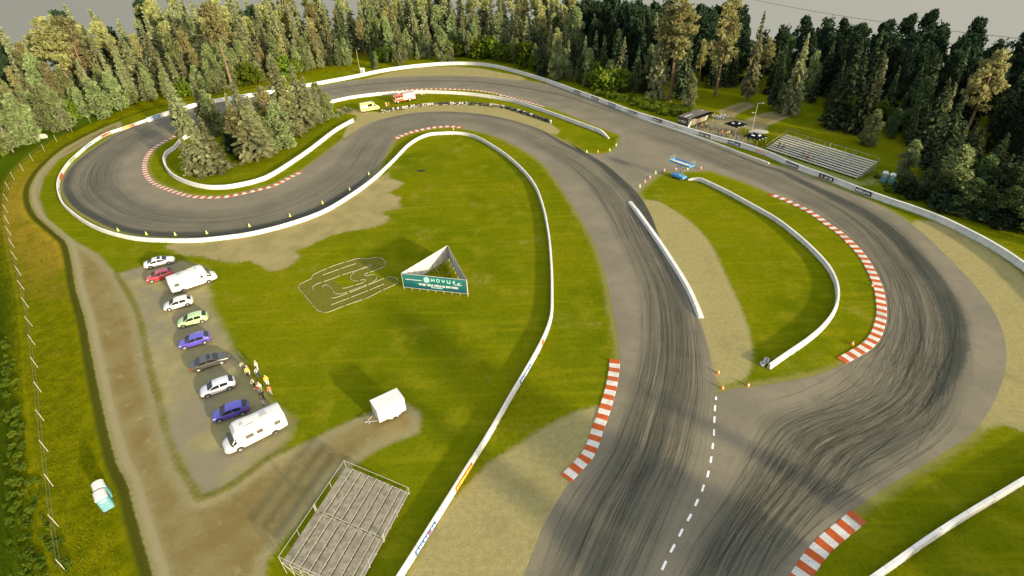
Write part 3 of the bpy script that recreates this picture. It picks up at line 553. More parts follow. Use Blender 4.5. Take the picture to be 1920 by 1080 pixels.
def advert(key, px, back, ink, ink2=None, length=3.4, side=None, words=None):
    o, p, t, n, h, wid = WALLS[key]; q = P(px[0], px[1], h * .55); i = int(np.argmin(np.linalg.norm(p - q, axis=1)))
    c = p[i]; tt = Vector((t[i, 0], t[i, 1], 0)); nn = Vector((n[i, 0], n[i, 1], 0))
    if side is None: side = 1 if nn.dot(Vector((-c[0], -c[1], 0))) > 0 else -1
    nn = nn * side; ex = tt if tt.cross(Vector((0, 0, 1))).dot(nn) > 0 else -tt
    up = (Vector((0, 0, 1)) * .6 * h - nn * .06 * wid).normalized()
    k = max(2, int(length / .8)); mb = MB(); ps = []
    for j in range(k + 1):     # the panel follows the curve of the wall
        s = -length / 2 + length * j / k; a = int(np.clip(round(i + s / .95 * (1 if ex.dot(tt) > 0 else -1)), 0, len(p) - 1))
        ii = i + s / .95 * (1 if ex.dot(tt) > 0 else -1); lo = int(np.clip(math.floor(ii), 0, len(p) - 2)); fr = ii - lo
        pt = p[lo] * (1 - fr) + p[lo + 1] * fr; ps.append(Vector((pt[0], pt[1], 0)) + nn * (wid * .46 + .05))
    z0, z1 = h * .2, h * .92
    for j in range(k):
        a, b_ = ps[j], ps[j + 1]
        mb.slab([a + Vector((0, 0, z0)) + nn * wid * .1, b_ + Vector((0, 0, z0)) + nn * wid * .1, b_ + Vector((0, 0, z1)), a + Vector((0, 0, z1))], nn, .03)
    pan = mb.build('advert_panel', mat('advert_' + back, PAN[back], .5, .1, 2), o)
    mk = MB(); r = random.Random(int(px[0] * 7 + px[1])); s = -length / 2 + .18
    while s < length / 2 - .35:     # lettering too small to read in the photograph: upright strokes, bars and bows
        w_ = r.uniform(.22, .45); zb = z0 + (z1 - z0) * r.uniform(.12, .3); zt = z0 + (z1 - z0) * r.uniform(.7, .9)
        def at_(sv, zv):
            u = (sv + length / 2) / length * k; lo = int(min(k - 1, max(0, math.floor(u)))); f = u - lo
            return ps[lo].lerp(ps[lo + 1], f) + Vector((0, 0, zv)) + nn * (.034 + wid * .1 * (1 - (zv - z0) / (z1 - z0)))
        m_ = 1 if (ink2 and r.random() < .4) else 0
        def st(a, b_, c_, d_): mk.slab([at_(a, b_), at_(c_, b_), at_(c_, d_), at_(a, d_)], nn, .02, m_)
        th = r.uniform(.08, .13); kk = r.random()
        if kk < .45: st(s, zb, s + th, zt); st(s + th + .05, zb, s + w_, zb + (zt - zb) * r.uniform(.35, .8))
        elif kk < .8: st(s, zb, s + w_, zb + (zt - zb) * .38); st(s, zb + (zt - zb) * .6, s + w_ * r.uniform(.5, 1), zt)
        else: st(s, zb, s + w_, zt - (zt - zb) * r.uniform(0, .3))
        s += w_ + r.uniform(.07, .13)
    mk.build('lettering', [mat('ink_' + ink, INK[ink], .5, .05), mat('ink_' + (ink2 or ink), INK[ink2 or ink], .5, .05)], pan)
    pan['label'] = f'{back} advert panel with {ink} marks'
for a in [((1081,172),'black','white'),((1115,185),'black','white'),((1150,197),'navy','white'),((1190,211),'black','white'),((1231,225),'black','white','gold'),((1273,238),'white','gold'),((1322,253),'black','white','gold'),((1373,268),'navy','white'),((1425,284),'white','orange'),((1487,309),'black','white'),((1550,332),'black','white','red'),((1620,359),'black','white'),((433,184),'blue','white'),((453,181),'navy','white'),((291,219),'blue','white')]:
    advert('outer', *a)
for a in [((243,237),'orange','yellow'),((200,252),'black','white','orange'),((165,275),'blue','white'),((136,300),'green','lime'),((117,330),'orange','red')]: advert('infield', *a, length=4.0)
advert('infield', (111,357), 'navy', 'white', length=2)
for a in [((983,698),'blue','white'),((870,888),'orange','yellow'),((797,1005),'blue','white','red')]: advert('infield', *a, length=3.6, side=None)
advert('infield', (1017,641), 'orange', 'orange', length=.8)

# ------------------------------------------------------------------ trees
def leaf_mat(name, c1, c2, c3, trans=.3):
    b = NB(name); tc = b.n('ShaderNodeTexCoord').outputs['Object']; oi = b.n('ShaderNodeObjectInfo').outputs['Random']
    c = b.mix(b.ramp(b.noise(tc, .55, 4, .6), .35, .65), c1, c2)
    c = b.mix(b.math('MULTIPLY', b.ramp(b.noise(tc, 2.4, 3, .7), .5, .72), .55), c, c3)
    hv = b.n('ShaderNodeHueSaturation'); b.l(c, hv.inputs['Color'])
    b.l(b.math('ADD', b.math('MULTIPLY', oi, .7), .74), hv.inputs['Value']); b.l(b.math('ADD', b.math('MULTIPLY', oi, .035), .494), hv.inputs['Hue'])
    d = b.n('ShaderNodeBsdfDiffuse'); t = b.n('ShaderNodeBsdfTranslucent'); mx = b.n('ShaderNodeMixShader')
    b.l(hv.outputs[0], d.inputs[0]); b.l(hv.outputs[0], t.inputs[0]); mx.inputs[0].default_value = trans
    b.l(d.outputs[0], mx.inputs[1]); b.l(t.outputs[0], mx.inputs[2]); b.l(mx.outputs[0], b.o.inputs[0]); return b.m
L_SPR = leaf_mat('spruce_needles', (.22, .23, .11), (.33, .325, .17), (.44, .42, .25), .58)
L_PIN = leaf_mat('pine_needles', (.24, .225, .085), (.36, .33, .145), (.44, .40, .20), .55)
L_BIR = leaf_mat('birch_leaves', (.17, .205, .075), (.28, .31, .13), (.38, .40, .20), .5)
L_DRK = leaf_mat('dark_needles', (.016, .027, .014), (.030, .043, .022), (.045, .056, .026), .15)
L_BSH = leaf_mat('bush_leaves', (.080, .115, .010), (.15, .18, .016), (.22, .235, .04), .45)
L_PAL = leaf_mat('pale_leaves', (.15, .17, .08), (.22, .23, .13), (.30, .30, .19))
M_BARK = mat('bark', (.085, .065, .042), .9, .3, 3); M_PBARK = mat('pine_bark', (.17, .105, .058), .9, .3, 3); M_BBARK = mat('birch_bark', (.16, .14, .11), .9, .4, 5)
class Leaves:
    def __init__(s, seed): s.r = np.random.default_rng(seed); s.c = []; s.u = []; s.w = []
    def cards(s, c, u, w): s.c.append(c); s.u.append(u); s.w.append(w)
    def blob(s, c, rad, n, size, up=.0):
        r = s.r; d = r.normal(size=(n, 3)); d /= np.linalg.norm(d, axis=1, keepdims=True)
        q = r.uniform(.45, 1, (n, 1)) ** .6
        s.scatter(np.asarray(c) + d * q * np.asarray(rad), size, d, up)
    def scatter(s, pts, size, out=None, up=0.):
        r = s.r; n = len(pts); u = r.normal(size=(n, 3))
        if out is not None: u = u * .7 + out * .6
        u[:, 2] += up; u /= np.linalg.norm(u, axis=1, keepdims=True)
        k = r.normal(size=(n, 3)); w = np.cross(u, k); w /= np.maximum(np.linalg.norm(w, axis=1, keepdims=True), 1e-6)
        sz = size * r.uniform(.6, 1.35, (n, 1)); s.cards(pts, u * sz, w * sz * r.uniform(.4, .75, (n, 1)))
    def mesh(s, name):
        c, u, w = map(np.concatenate, (s.c, s.u, s.w)); n = len(c)
        v = np.stack([c - w * .35 - u * .5, c + w * .35 - u * .5, c + w * .5 + u * .15, c + u * .6, c - w * .5 + u * .15], 1).reshape(-1, 3)
        me = bpy.data.meshes.new(name); me.vertices.add(5 * n); me.vertices.foreach_set('co', v.astype(np.float32).ravel())
        me.loops.add(5 * n); me.loops.foreach_set('vertex_index', np.arange(5 * n)); me.polygons.add(n)
        me.polygons.foreach_set('loop_start', np.arange(n) * 5); me.polygons.foreach_set('loop_total', np.full(n, 5)); me.update(); return me
def trunk_mesh(name, h, r, bend, m, limbs=()):
    mb = MB(); pts = [Vector((bend * math.sin(k * 1.3) * k / 5, bend * math.cos(k * 1.7) * k / 6, h * k / 5)) for k in range(6)]
    for k in range(5): mb.bar(pts[k] - Vector((0, 0, .03 if k else .4)), pts[k + 1], r * (1 - k / 5.6), 0, 7, r * (1 - (k + 1) / 5.6), cap=(k in (0, 4)))
    for a, b_, rr in limbs: mb.bar(a, b_, rr, 0, 4, rr * .3, cap=False)
    me = bpy.data.meshes.new(name); me.from_pydata(mb.v, [], mb.f); me.materials.append(m); me.update(); return me
KINDS = {}
def kind(name, leaf, cm, tm, h): cm.materials.append(leaf); KINDS.setdefault(name, []).append((cm, tm, h))
for v in range(4):      # spruce: whorls of drooping branches, ragged outline
    L = Leaves(100 + v); r = L.r; h = 10.0; rad = (1.9, 2.2, 1.6, 2.05)[v]; z = .5 + .25 * v; limbs = []
    while z < h * .985:
        f = 1 - z / h; rr = rad * (f ** .8) * r.uniform(.75, 1.15) + .06; nb = int(5 + 5 * f); a0 = r.uniform(0, 6.3)
        for k in range(nb):
            a = a0 + 2 * PI * k / nb + r.uniform(-.3, .3); l = rr * r.uniform(.65, 1.18); dr = r.uniform(.12, .42)
            if r.random() < .08: continue
            m = max(2, int(l / .22)); tt = (np.arange(m) + r.uniform(.2, .8, m)) / m
            pts = np.stack([np.cos(a) * l * tt, np.sin(a) * l * tt, z - l * dr * tt + .14 * l * tt ** 3 + r.normal(0, .05, m)], 1)
            dirv = np.array([np.cos(a), np.sin(a), -dr])
            for rep in range(2):
                u = dirv + r.normal(0, .38, (m, 3)); u /= np.linalg.norm(u, axis=1, keepdims=True); wv = np.cross(u, np.array([0, 0, 1.0]) + r.normal(0, .5, (m, 3))); wv /= np.linalg.norm(wv, axis=1, keepdims=True)
                sz = r.uniform(.34, .60, (m, 1)) * (.62 + .55 * f); L.cards(pts + r.normal(0, .06, (m, 3)), u * sz * 1.25, wv * sz * .8)
        z += .22 + .17 * f * r.uniform(.7, 1.3)
    L.scatter(np.stack([r.normal(0, .07, 26), r.normal(0, .07, 26), np.linspace(h * .90, h * 1.02, 26)], 1), .38, None, 1.2)
    kind('spruce', L_SPR, L.mesh('spruce_crown'), trunk_mesh('spruce_trunk', h * .97, .17, .05, M_BARK), h)
for v in range(3):      # pine: bare leaning trunk, crown in the upper part
    L = Leaves(200 + v); r = L.r; h = 10.0; limbs = []; z0 = h * (.42, .55, .34)[v]
    for k in range(40):
        f = r.uniform(0, 1) ** .8; z = z0 + (h * .96 - z0) * f; l = (1.9 - 1.35 * f ** 1.5) * r.uniform(.55, 1.1) * (.6 + .4 * min(1, f * 4)); a = r.uniform(0, 6.3)
        c = np.array([np.cos(a) * l * .75, np.sin(a) * l * .75, z + .15 * l]); limbs.append(((0, 0, z - .2), tuple(c), .05))
        L.blob(c, (.55, .55, .38), 34, .34, .3)
    L.blob((0, 0, h * .95), (.45, .45, .55), 40, .34, .6)
    kind('pine', L_PIN, L.mesh('pine_crown'), trunk_mesh('pine_trunk', h * .95, .17, .12, M_PBARK, limbs), h)
for v in range(3):      # birch and alder: light rounded, broken crown
    L = Leaves(300 + v); r = L.r; h = 10.0; limbs = []; wd = (2.3, 2.8, 2.0)[v]
    for k in range(66):
        f = r.uniform(0, 1); z = h * (.05 + .91 * f); l = wd * (math.sin(PI * min(1, (.12 + .88 * f) ** .8)) ** .7) * r.uniform(.45, 1.0); a = r.uniform(0, 6.3)
        c = np.array([np.cos(a) * l * .8, np.sin(a) * l * .8, z]); limbs.append(((0, 0, max(.6, z - 1.2 * l)), tuple(c), .05))
        L.blob(c, (.70, .70, .68), 40, .40, .2)
    kind('birch', L_BIR, L.mesh('birch_crown'), trunk_mesh('birch_trunk', h * .9, .14, .14, M_BBARK, limbs), h)
for v in range(3):      # dense dark trees of the back row, upswept tufts
    L = Leaves(400 + v); r = L.r; h = 10.0; wd = (2.2, 2.6, 2.0)[v]
    for k in range(60):
        f = r.uniform(0, 1); z = h * (.06 + .88 * f); l = wd * (1 - .75 * f ** 2.2) * r.uniform(.35, 1.0); a = r.uniform(0, 6.3)
        c = np.array([np.cos(a) * l, np.sin(a) * l, z]); L.blob(c, (.6, .6, .8), 36, .46, 1.0)
    kind('dark', L_DRK, L.mesh('dark_crown'), trunk_mesh('dark_trunk', h * .85, .22, .08, M_BARK), h)
for v in range(3):
    L = Leaves(500 + v); r = L.r; h = 2.4
    for k in range(26):
        a = r.uniform(0, 6.3); l = 1.15 * math.sqrt(r.uniform(0, 1)); c = np.array([np.cos(a) * l, np.sin(a) * l, r.uniform(.35, 2.0) * (1 - .35 * (l / 1.15) ** 2)]); L.blob(c, (.48, .48, .42), 30, .30, .4)
    tm = trunk_mesh('bush_stem', 1.2, .06, .05, M_BARK); me = L.mesh('bush_crown'); m2 = me.copy(); m3 = me.copy()
    kind('bush', L_BSH, me, tm, h); kind('palebush', L_PAL, m2, tm, h); kind('darkbush', L_DRK, m3, tm, h)
L_GSP = leaf_mat('shade_spruce_needles', (.040, .058, .026), (.075, .092, .042), (.12, .13, .065), .25); L_GBI = leaf_mat('shade_birch_leaves', (.055, .080, .026), (.095, .125, .042), (.15, .18, .07), .3)  # darker copies of the spruce and birch leaves, shade painted into their colour
for k_, src, lf in (('shade_spruce', 'spruce', L_GSP), ('shade_birch', 'birch', L_GBI)):
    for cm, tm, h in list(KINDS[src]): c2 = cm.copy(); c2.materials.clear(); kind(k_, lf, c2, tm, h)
TREES = []
def tree(kd, x, y, h, zone, row, wide=1.0, v=None):
    lst = KINDS[kd]; cm, tm, h0 = lst[random.randrange(len(lst)) if v is None else v % len(lst)]
    nm = {'shade_spruce': 'spruce_tree', 'shade_birch': 'shade_birch_tree', 'spruce': 'spruce_tree', 'pine': 'pine_tree', 'birch': 'birch_tree', 'dark': 'conifer_tree', 'bush': 'bush', 'palebush': 'bush', 'darkbush': 'bush'}[kd]
    e = empty(nm, (x, y, float(height(x, y)[0]) - .05), random.uniform(0, 6.28)); s = h / h0; wd = wide * random.uniform(.9, 1.12)
    e.scale = (s * wd, s * wd, s); e.rotation_euler[0] = random.gauss(0, .02); e.rotation_euler[1] = random.gauss(0, .02)
    c = bpy.data.objects.new('crown', cm); COL.objects.link(c); c.parent = e
    t = bpy.data.objects.new('stem' if 'bush' in kd else 'trunk', tm); COL.objects.link(t); t.parent = e
    TREES.append([e, kd, x, y, h, zone, row]); return e
def treepx(kd, base, top, zone, row='front', wide=1.0, v=None):
    g = P(*base); tree(kd, g[0], g[1], tree_height(base, top) * 1.06, zone, row, wide, v)
# the clump inside the hairpin
for kd, bs, tp, wd in [('spruce',(393,325),(350,210),1.5),('spruce',(409,322),(376,226),1.5),('spruce',(367,329),(339,255),1.3),('spruce',(378,333),(366,300),1.2),('birch',(407,253),(381,174),1.1),('spruce',(395,246),(352,156),1.2),('spruce',(352,252),(315,153),1.0),
    ('dark',(334,239),(322,198),.8),('spruce',(483,303),(443,166),1.3),('pine',(467,305),(432,208),1.2),('birch',(512,288),(494,222),1.1),('birch',(535,279),(496,196),1.3),('spruce',(497,296),(470,190),1.1),('dark',(440,292),(425,250),1.3),
    ('spruce',(542,251),(480,118),1.2),('pine',(551,248),(508,150),1.1),('spruce',(575,241),(548,128),1.3),('spruce',(590,236),(562,150),1.1),('birch',(605,228),(586,160),1.1),('birch',(621,222),(611,177),1.0),('birch',(569,240),(553,195),1.0),('spruce',(450,262),(425,180),1.2),('birch',(440,268),(425,210),1.1),('pine',(515,258),(492,165),1.2)]:
    treepx(kd, bs, tp, 'island', 'front', wd)
for x_, y_, s_ in [(440,312,.9),(454,309,.9),(428,317,.7),(410,255,.9),(640,214,1.3),(655,210,1.5),(633,220,1.2),(647,205,1.2)]:
    g = P(x_, y_); tree('palebush', g[0], g[1], s_, 'island', 'front', 1.3)
for x_, y_, s_ in [(470,292,2.2),(455,296,2.4),(440,284,2.6),(480,298,2.),(430,270,2.4)]:
    g = P(x_, y_); tree('bush', g[0], g[1], s_, 'island', 'front', 1.5)
# trees that stand out in the woods
for kd, bs, tp, z_, wd in [('pine',(150,196),(85,40),'left',1.2),('pine',(180,186),(96,42),'left',1.1),('pine',(437,168),(396,12),'left',1.0),('birch',(105,246),(64,170),'left',1.2),('birch',(128,245),(100,158),'left',1.1),('birch',(60,268),(20,180),'left',1.2),('birch',(25,285),(-20,190),'left',1.3),('birch',(228,208),(208,138),'left',1.2),('birch',(197,222),(170,150),'left',1.3),('birch',(165,220),(150,165),'left',1.2),('birch',(405,175),(390,132),'left',1.5),
   ('pine',(560,105),(545,-5),'back',1.0),('pine',(612,95),(597,-12),'back',1.0),('dark',(700,128),(687,96),'back',.9),('birch',(706,128),(697,98),'back',.8),('birch',(752,123),(744,60),'back',1.2),('birch',(830,116),(822,52),'back',1.0),('birch',(845,116),(842,80),'back',1.1),
   ('shade_spruce',(1017,143),(1021,55),'back',.8),('birch',(1043,150),(1047,77),'back',.9),('birch',(1103,163),(1108,95),'back',1.0),('birch',(1142,172),(1147,116),'back',1.1),('spruce',(1229,186),(1248,10),'right',.6),('pine',(1256,190),(1281,-5),'right',1.1),('pine',(1340,182),(1370,8),'right',1.1),('spruce',(1400,190),(1437,35),'right',.65),('shade_spruce',(1278,192),(1296,60),'right',.8),('birch',(1290,204),(1306,142),'right',1.2),('birch',(1193,160),(1200,112),'right',.9),('birch',(1215,165),(1222,88),'right',.9),
   ('spruce',(1480,215),(1508,75),'right',.75),('shade_spruce',(1450,205),(1466,95),'right',.8),('shade_spruce',(1563,240),(1604,90),'right',.8),('shade_spruce',(1605,250),(1648,95),'right',.8),('shade_spruce',(1725,300),(1780,162),'right',.85),('shade_spruce',(1748,330),(1812,182),'right',.85),('pine',(1800,275),(1885,105),'right',1.0),('birch',(1625,272),(1665,212),'right',1.1),('birch',(1768,374),(1812,280),'right',1.3),('birch',(1690,335),(1712,265),'right',1.1),('birch',(1460,210),(1478,160),'right',1.0)]:
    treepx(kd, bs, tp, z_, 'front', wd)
for kd, bs, tp, wd in [('darkbush',(1704,366),(1716,328),1.2),('shade_birch',(1722,371),(1736,318),1.2),('shade_spruce',(1738,372),(1756,305),1.1),('shade_birch',(1757,384),(1776,322),1.5),('darkbush',(1780,391),(1794,350),1.4),('shade_birch',(1800,400),(1822,336),1.6),('shade_birch',(1834,409),(1856,350),1.5),('darkbush',(1850,414),(1864,376),1.3),('shade_birch',(1870,420),(1894,352),1.5),('darkbush',(1892,428),(1906,392),1.3),('shade_birch',(1914,434),(1940,360),1.5),('shade_birch',(1788,362),(1816,290),1.4),('shade_birch',(1822,372),(1852,296),1.5),('shade_spruce',(1850,384),(1884,296),1.2),('shade_birch',(1880,392),(1912,318),1.5),('shade_birch',(1752,345),(1776,280),1.4),('shade_spruce',(1905,405),(1944,310),1.2),('shade_spruce',(1800,335),(1836,246),1.2),('shade_spruce',(1772,325),(1806,236),1.2),('shade_spruce',(1845,350),(1886,256),1.2),('shade_spruce',(1890,365),(1934,270),1.2),('bush',(1818,408),(1822,396),1.2),('palebush',(1790,397),(1793,386),1.3),('palebush',(1846,416),(1850,404),1.3),('bush',(1740,381),(1743,370),1.2),('bush',(1880,427),(1884,416),1.2)]:
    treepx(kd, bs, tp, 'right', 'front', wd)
# the woods behind: rows set back from the edge
EDGE = np.array([(-165,60),(-156,95),(-146,128),(-138,149),(-139,167),(-135,181),(-122,192),(-103,201),(-84,221),(-66,236),(-43,240),(-16,243),(3,229),(21,201),(35,183),(47,176),(62,178),(77,172),(88,154),(94,134),(93,110),(92,95),(93,80),(96,62)], float)
ed, _ = catmull(EDGE, 1.0); ed_s, _ = resample(ed, .5); et, en_ = normals2(ed_s)      # left normal points outwards
def zone_of(x, y): return 'left' if x < -72 else ('back' if x < 30 else 'right')
def clear(x, y, d):
    return all((x - t[2]) ** 2 + (y - t[3]) ** 2 > d * d for t in TREES)
FOREST = []
rows = [(3, 3.1, (6, 11), {'birch': .5, 'bush': .22, 'spruce': .28}), (9, 3.9, (11, 16.5), {'birch': .28, 'spruce': .52, 'pine': .2}), (17, 4.5, (16, 21), {'spruce': .55, 'pine': .33, 'birch': .12}), (26, 5.2, (18, 23), {'spruce': .5, 'pine': .5})]
for ri, (off, sp_, (h0, h1), mixk) in enumerate(rows):
    i = 0.0
    while i < len(ed_s):
        k = int(i); x = ed_s[k, 0] + en_[k, 0] * (off + random.uniform(-2.2, 2.2)); y = ed_s[k, 1] + en_[k, 1] * (off + random.uniform(-2.2, 2.2)); z_ = zone_of(x, y)
        i += (sp_ + random.uniform(-.8, .8)) / .5 * (1 if z_ != 'left' else .95)
        if -64 < x < -52 and off < 16: continue                     # the gap with the lamp post and the track into the woods
        if 50 < x < 92 and 100 < y < 205 and off < (6 if x < 66 else 5): continue
        if not clear(x, y, sp_ * .62): continue
        kd = random.choices(list(mixk), list(mixk.values()))[0]; hh = random.uniform(h0, h1)
        if z_ == 'right' and ri >= 2: hh *= .86 if x > 60 else .95
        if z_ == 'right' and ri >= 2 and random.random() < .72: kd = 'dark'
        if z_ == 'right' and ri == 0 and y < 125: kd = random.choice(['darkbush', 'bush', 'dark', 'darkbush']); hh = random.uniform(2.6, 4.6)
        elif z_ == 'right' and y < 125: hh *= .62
        if z_ == 'right' and random.random() < .8: kd = {'spruce': 'shade_spruce', 'birch': 'shade_birch', 'pine': 'shade_spruce'}.get(kd, kd)
        elif z_ == 'back' and random.random() < .35: kd = {'spruce': 'shade_spruce', 'birch': 'shade_birch'}.get(kd, kd)
        tree(kd, x, y, hh, z_, ('front', 'second', 'third', 'rear')[ri], 1.0 if 'bush' in kd else .90)
for off, sp_, (h0, h1) in [(34, 4.6, (19, 24)), (42, 5, (20, 24)), (52, 5.5, (20, 25)), (66, 7, (20, 26)), (80, 8, (20, 26))]:
    i = 0.0
    while i < len(ed_s):
        k = int(i); x = ed_s[k, 0] + en_[k, 0] * off + random.uniform(-2.5, 2.5); y = ed_s[k, 1] + en_[k, 1] * off + random.uniform(-2.5, 2.5); i += sp_ / .5
        if sdf(RIM, np.array([x]), np.array([y]), 99)[0] > 26: continue
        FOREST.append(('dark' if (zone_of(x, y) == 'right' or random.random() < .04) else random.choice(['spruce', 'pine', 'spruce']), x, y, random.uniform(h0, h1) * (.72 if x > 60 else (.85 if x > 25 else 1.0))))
# the wood beyond the lower right edge of the picture: its long evening shadows reach the track and the infield
for a, c, hh in [(660,663,18),(806,674,21),(690,557,22),(704,555,21),(1170,710,13),(1340,800,14),(1530,905,13),(1640,905,15),(1700,950,14),(1740,900,16),(1800,900,16),(1850,860,17),(1900,845,17),(1560,1010,14),(1680,1030,14),(1780,1000,15),(1610,948,13),(1650,925,15),(1690,905,14),(1730,880,15),(1770,862,14),(1815,838,15),(1860,815,16),(1905,812,17),(1660,965,13),(1760,930,15),(1840,900,16),(1900,885,16),(1585,975,13),(1600,1040,13)]:
    g = P(a, c); t_ = hh / math.tan(SUN_EL); x, y = g[0] + S.x / math.cos(SUN_EL) * t_, g[1] + S.y / math.cos(SUN_EL) * t_
    FOREST.append((random.choice(['spruce', 'dark', 'birch']), x, y, hh * .98))
# one mass: the depth of the forest that nobody could count
def merge(name, items, label, cat):
    V, Fs, Fm, nv = [], [], [], 0; mats = [L_SPR, L_PIN, L_DRK, L_BIR, L_BSH, L_GSP]; mi = {'spruce': 0, 'pine': 1, 'dark': 2, 'birch': 3, 'bush': 4, 'shade_spruce': 5}
    n5 = []; mm = []
    for kd, x, y, h in items:
        cm, tm, h0 = random.choice(KINDS[kd]); n = len(cm.vertices); co = np.empty(n * 3, np.float32); cm.vertices.foreach_get('co', co); co = co.reshape(-1, 3)
        a = random.uniform(0, 6.28); s = h / h0; ca, sa = math.cos(a) * s * 1.15, math.sin(a) * s * 1.15; z0 = float(height(x, y)[0])
        V.append(np.stack([x + co[:, 0] * ca - co[:, 1] * sa, y + co[:, 0] * sa + co[:, 1] * ca, z0 + co[:, 2] * s], 1)); mm.append(np.full(n // 5, mi[kd]))
    V = np.concatenate(V); mm = np.concatenate(mm); n = len(mm)
    me = bpy.data.meshes.new(name); me.vertices.add(len(V)); me.vertices.foreach_set('co', V.astype(np.float32).ravel()); me.loops.add(5 * n); me.loops.foreach_set('vertex_index', np.arange(5 * n))
    me.polygons.add(n); me.polygons.foreach_set('loop_start', np.arange(n) * 5); me.polygons.foreach_set('loop_total', np.full(n, 5)); me.polygons.foreach_set('material_index', mm.astype(np.int32))
    for m in mats: me.materials.append(m)
    me.update(); o = bpy.data.objects.new(name, me); COL.objects.link(o); tag(o, label, cat, kind='stuff'); return o
merge('forest', FOREST, 'deep conifer forest behind the counted trees', 'forest')
# bright low scrub behind the right barrier, and the rank growth down the left bank
und = []
for poly, n, (h0, h1), kd in [([(1090,178),(1140,172),(1230,195),(1300,205),(1262,222),(1235,214),(1190,200),(1130,182)], 150, (.7, 1.9), 'bush'), ([(1640,330),(1670,340),(1720,365),(1690,375),(1650,352)], 22, (.6, 1.2), 'bush'),
        ([(4,600),(22,640),(34,740),(46,800),(56,900),(72,1020),(100,1120),(10,1120),(0,900)], 95, (.35, .85), 'bush'), ([(40,900),(70,880),(90,960),(130,1060),(120,1120),(60,1080)], 30, (.3, .8), 'bush')]:
    q = PP(poly); lo, hi = q.min(0), q.max(0); k = 0
    while k < n:
        x, y = random.uniform(lo[0], hi[0]), random.uniform(lo[1], hi[1])
        if sdf(q, np.array([x]), np.array([y]))[0] < 0: und.append((kd, x, y, random.uniform(h0, h1))); k += 1
merge('undergrowth', und, 'rank green undergrowth on the bank and behind the barrier', 'undergrowth')

# ------------------------------------------------------------------ grass that stands up: bank, verges and the feet of the barriers
G_A = leaf_mat('grass_blade', (.125, .145, .003), (.185, .185, .004), (.25, .235, .02), .6); G_B = leaf_mat('dry_grass', (.20, .165, .025), (.30, .22, .045), (.36, .29, .08), .6); G_C = leaf_mat('lush_grass', (.065, .105, .004), (.105, .14, .005), (.16, .18, .010), .6)
def tufts(name, pts, size, m, label, lean=.9):
    L = Leaves(abs(hash(name)) % 97 if False else len(pts) % 97); n = len(pts); z = height(pts[:, 0], pts[:, 1]); r = L.r; sz = size * r.uniform(.5, 1.4, (n, 1))
    u = np.stack([r.normal(0, lean, n), r.normal(0, lean, n), np.ones(n)], 1); u /= np.linalg.norm(u, axis=1, keepdims=True); k = r.normal(size=(n, 3)); wv = np.cross(u, k); wv /= np.linalg.norm(wv, axis=1, keepdims=True)
    L.cards(np.stack([pts[:, 0], pts[:, 1], z + sz[:, 0] * .4], 1), u * sz, wv * sz * r.uniform(.14, .32, (n, 1)))
    me = L.mesh(name); me.materials.append(m); o = bpy.data.objects.new(name, me); COL.objects.link(o); tag(o, label, 'grass', kind='stuff'); return o
OPEN = [PP(DIRT), PP(PARK), PP(APRON), PP(LANE1), PP(LANE2), PP(BARE), PP(RCT)]
def grassy(p):
    k = np.ones(len(p), bool)
    for q in OPEN: k &= sdf(q, p[:, 0], p[:, 1], 3.0) > .3
    for q in GRAVEL.values(): k &= sdf(PP(q), p[:, 0], p[:, 1], 3.0) > .1
    return p[k & (np.minimum(sdf(ROAD_POLY, p[:, 0], p[:, 1], 3.0), sdf(JOIN, p[:, 0], p[:, 1], 3.0)) > .15)]
def scatter(poly_px, n):
    q = PP(poly_px); lo, hi = q.min(0), q.max(0); out = np.zeros((0, 2))
    while len(out) < n:
        c = rng.uniform(lo, hi, (n * 2, 2)); c = c[sdf(q, c[:, 0], c[:, 1], 1.0) < 0]; out = np.vstack([out, c])
    return grassy(out[:n])
bl = [(132,252),(90,275),(58,300),(34,325),(15,352),(3,400),(8,450),(20,500),(35,560),(42,620),(45,680),(52,740),(60,800),(66,860),(74,930),(85,1000),(105,1085)]; br_ = [(283,1085),(262,1010),(248,955),(232,905),(213,865),(197,805),(184,745),(170,680),(154,605),(137,545),(128,495),(116,455),(95,430),(66,403),(54,380),(54,352),(70,322),(96,297),(122,276)]
p = scatter(bl + br_, 34000); hb = b_ = dline(bermW[::-1], p[:, 0], p[:, 1]); gold = ((p[:, 1] > 74) & (p[:, 1] < 128) & (hb < 9) & (rng.uniform(size=len(p)) < .75)) | (rng.uniform(size=len(p)) < .07)
tufts('tall_grass', p[~gold], .17, G_A, 'tall yellow green grass covering the bank'); tufts('dry_grass', p[gold], .20, G_B, 'dry golden grass on the bank beside the dirt road')
p = scatter([(0,345),(28,330),(4,400),(10,470),(28,545),(38,640),(44,760),(50,860),(64,960),(92,1085),(-60,1085),(-60,500)], 15000); tufts('rank_grass', p, .20, G_C, 'rank dark green grass below the bank')
q = []
for key in ('outer', 'infield', 'island', 'middle', 'bend', 'corner'):
    o, pw_, t_, n_, h_, wd_ = WALLS[key]
    for side in (-1, 1):
        for rep in range(7):
            k = rng.integers(0, len(pw_), len(pw_)); q.append(pw_[k] + t_[k] * rng.uniform(-.5, .5, (len(k), 1)) + n_[k] * side * (wd_ * .6 + np.abs(rng.normal(0, .28, (len(k), 1)))))
q = grassy(np.vstack(q)); keep = np.minimum(sdf(ROAD_POLY, q[:, 0], q[:, 1]), sdf(JOIN, q[:, 0], q[:, 1])) > .25
for k in ('central',): keep &= sdf(PP(GRAVEL[k]), q[:, 0], q[:, 1]) > 0
tufts('verge_grass', q[keep], .24, G_A, 'tufts of grass along the feet of the white barriers')
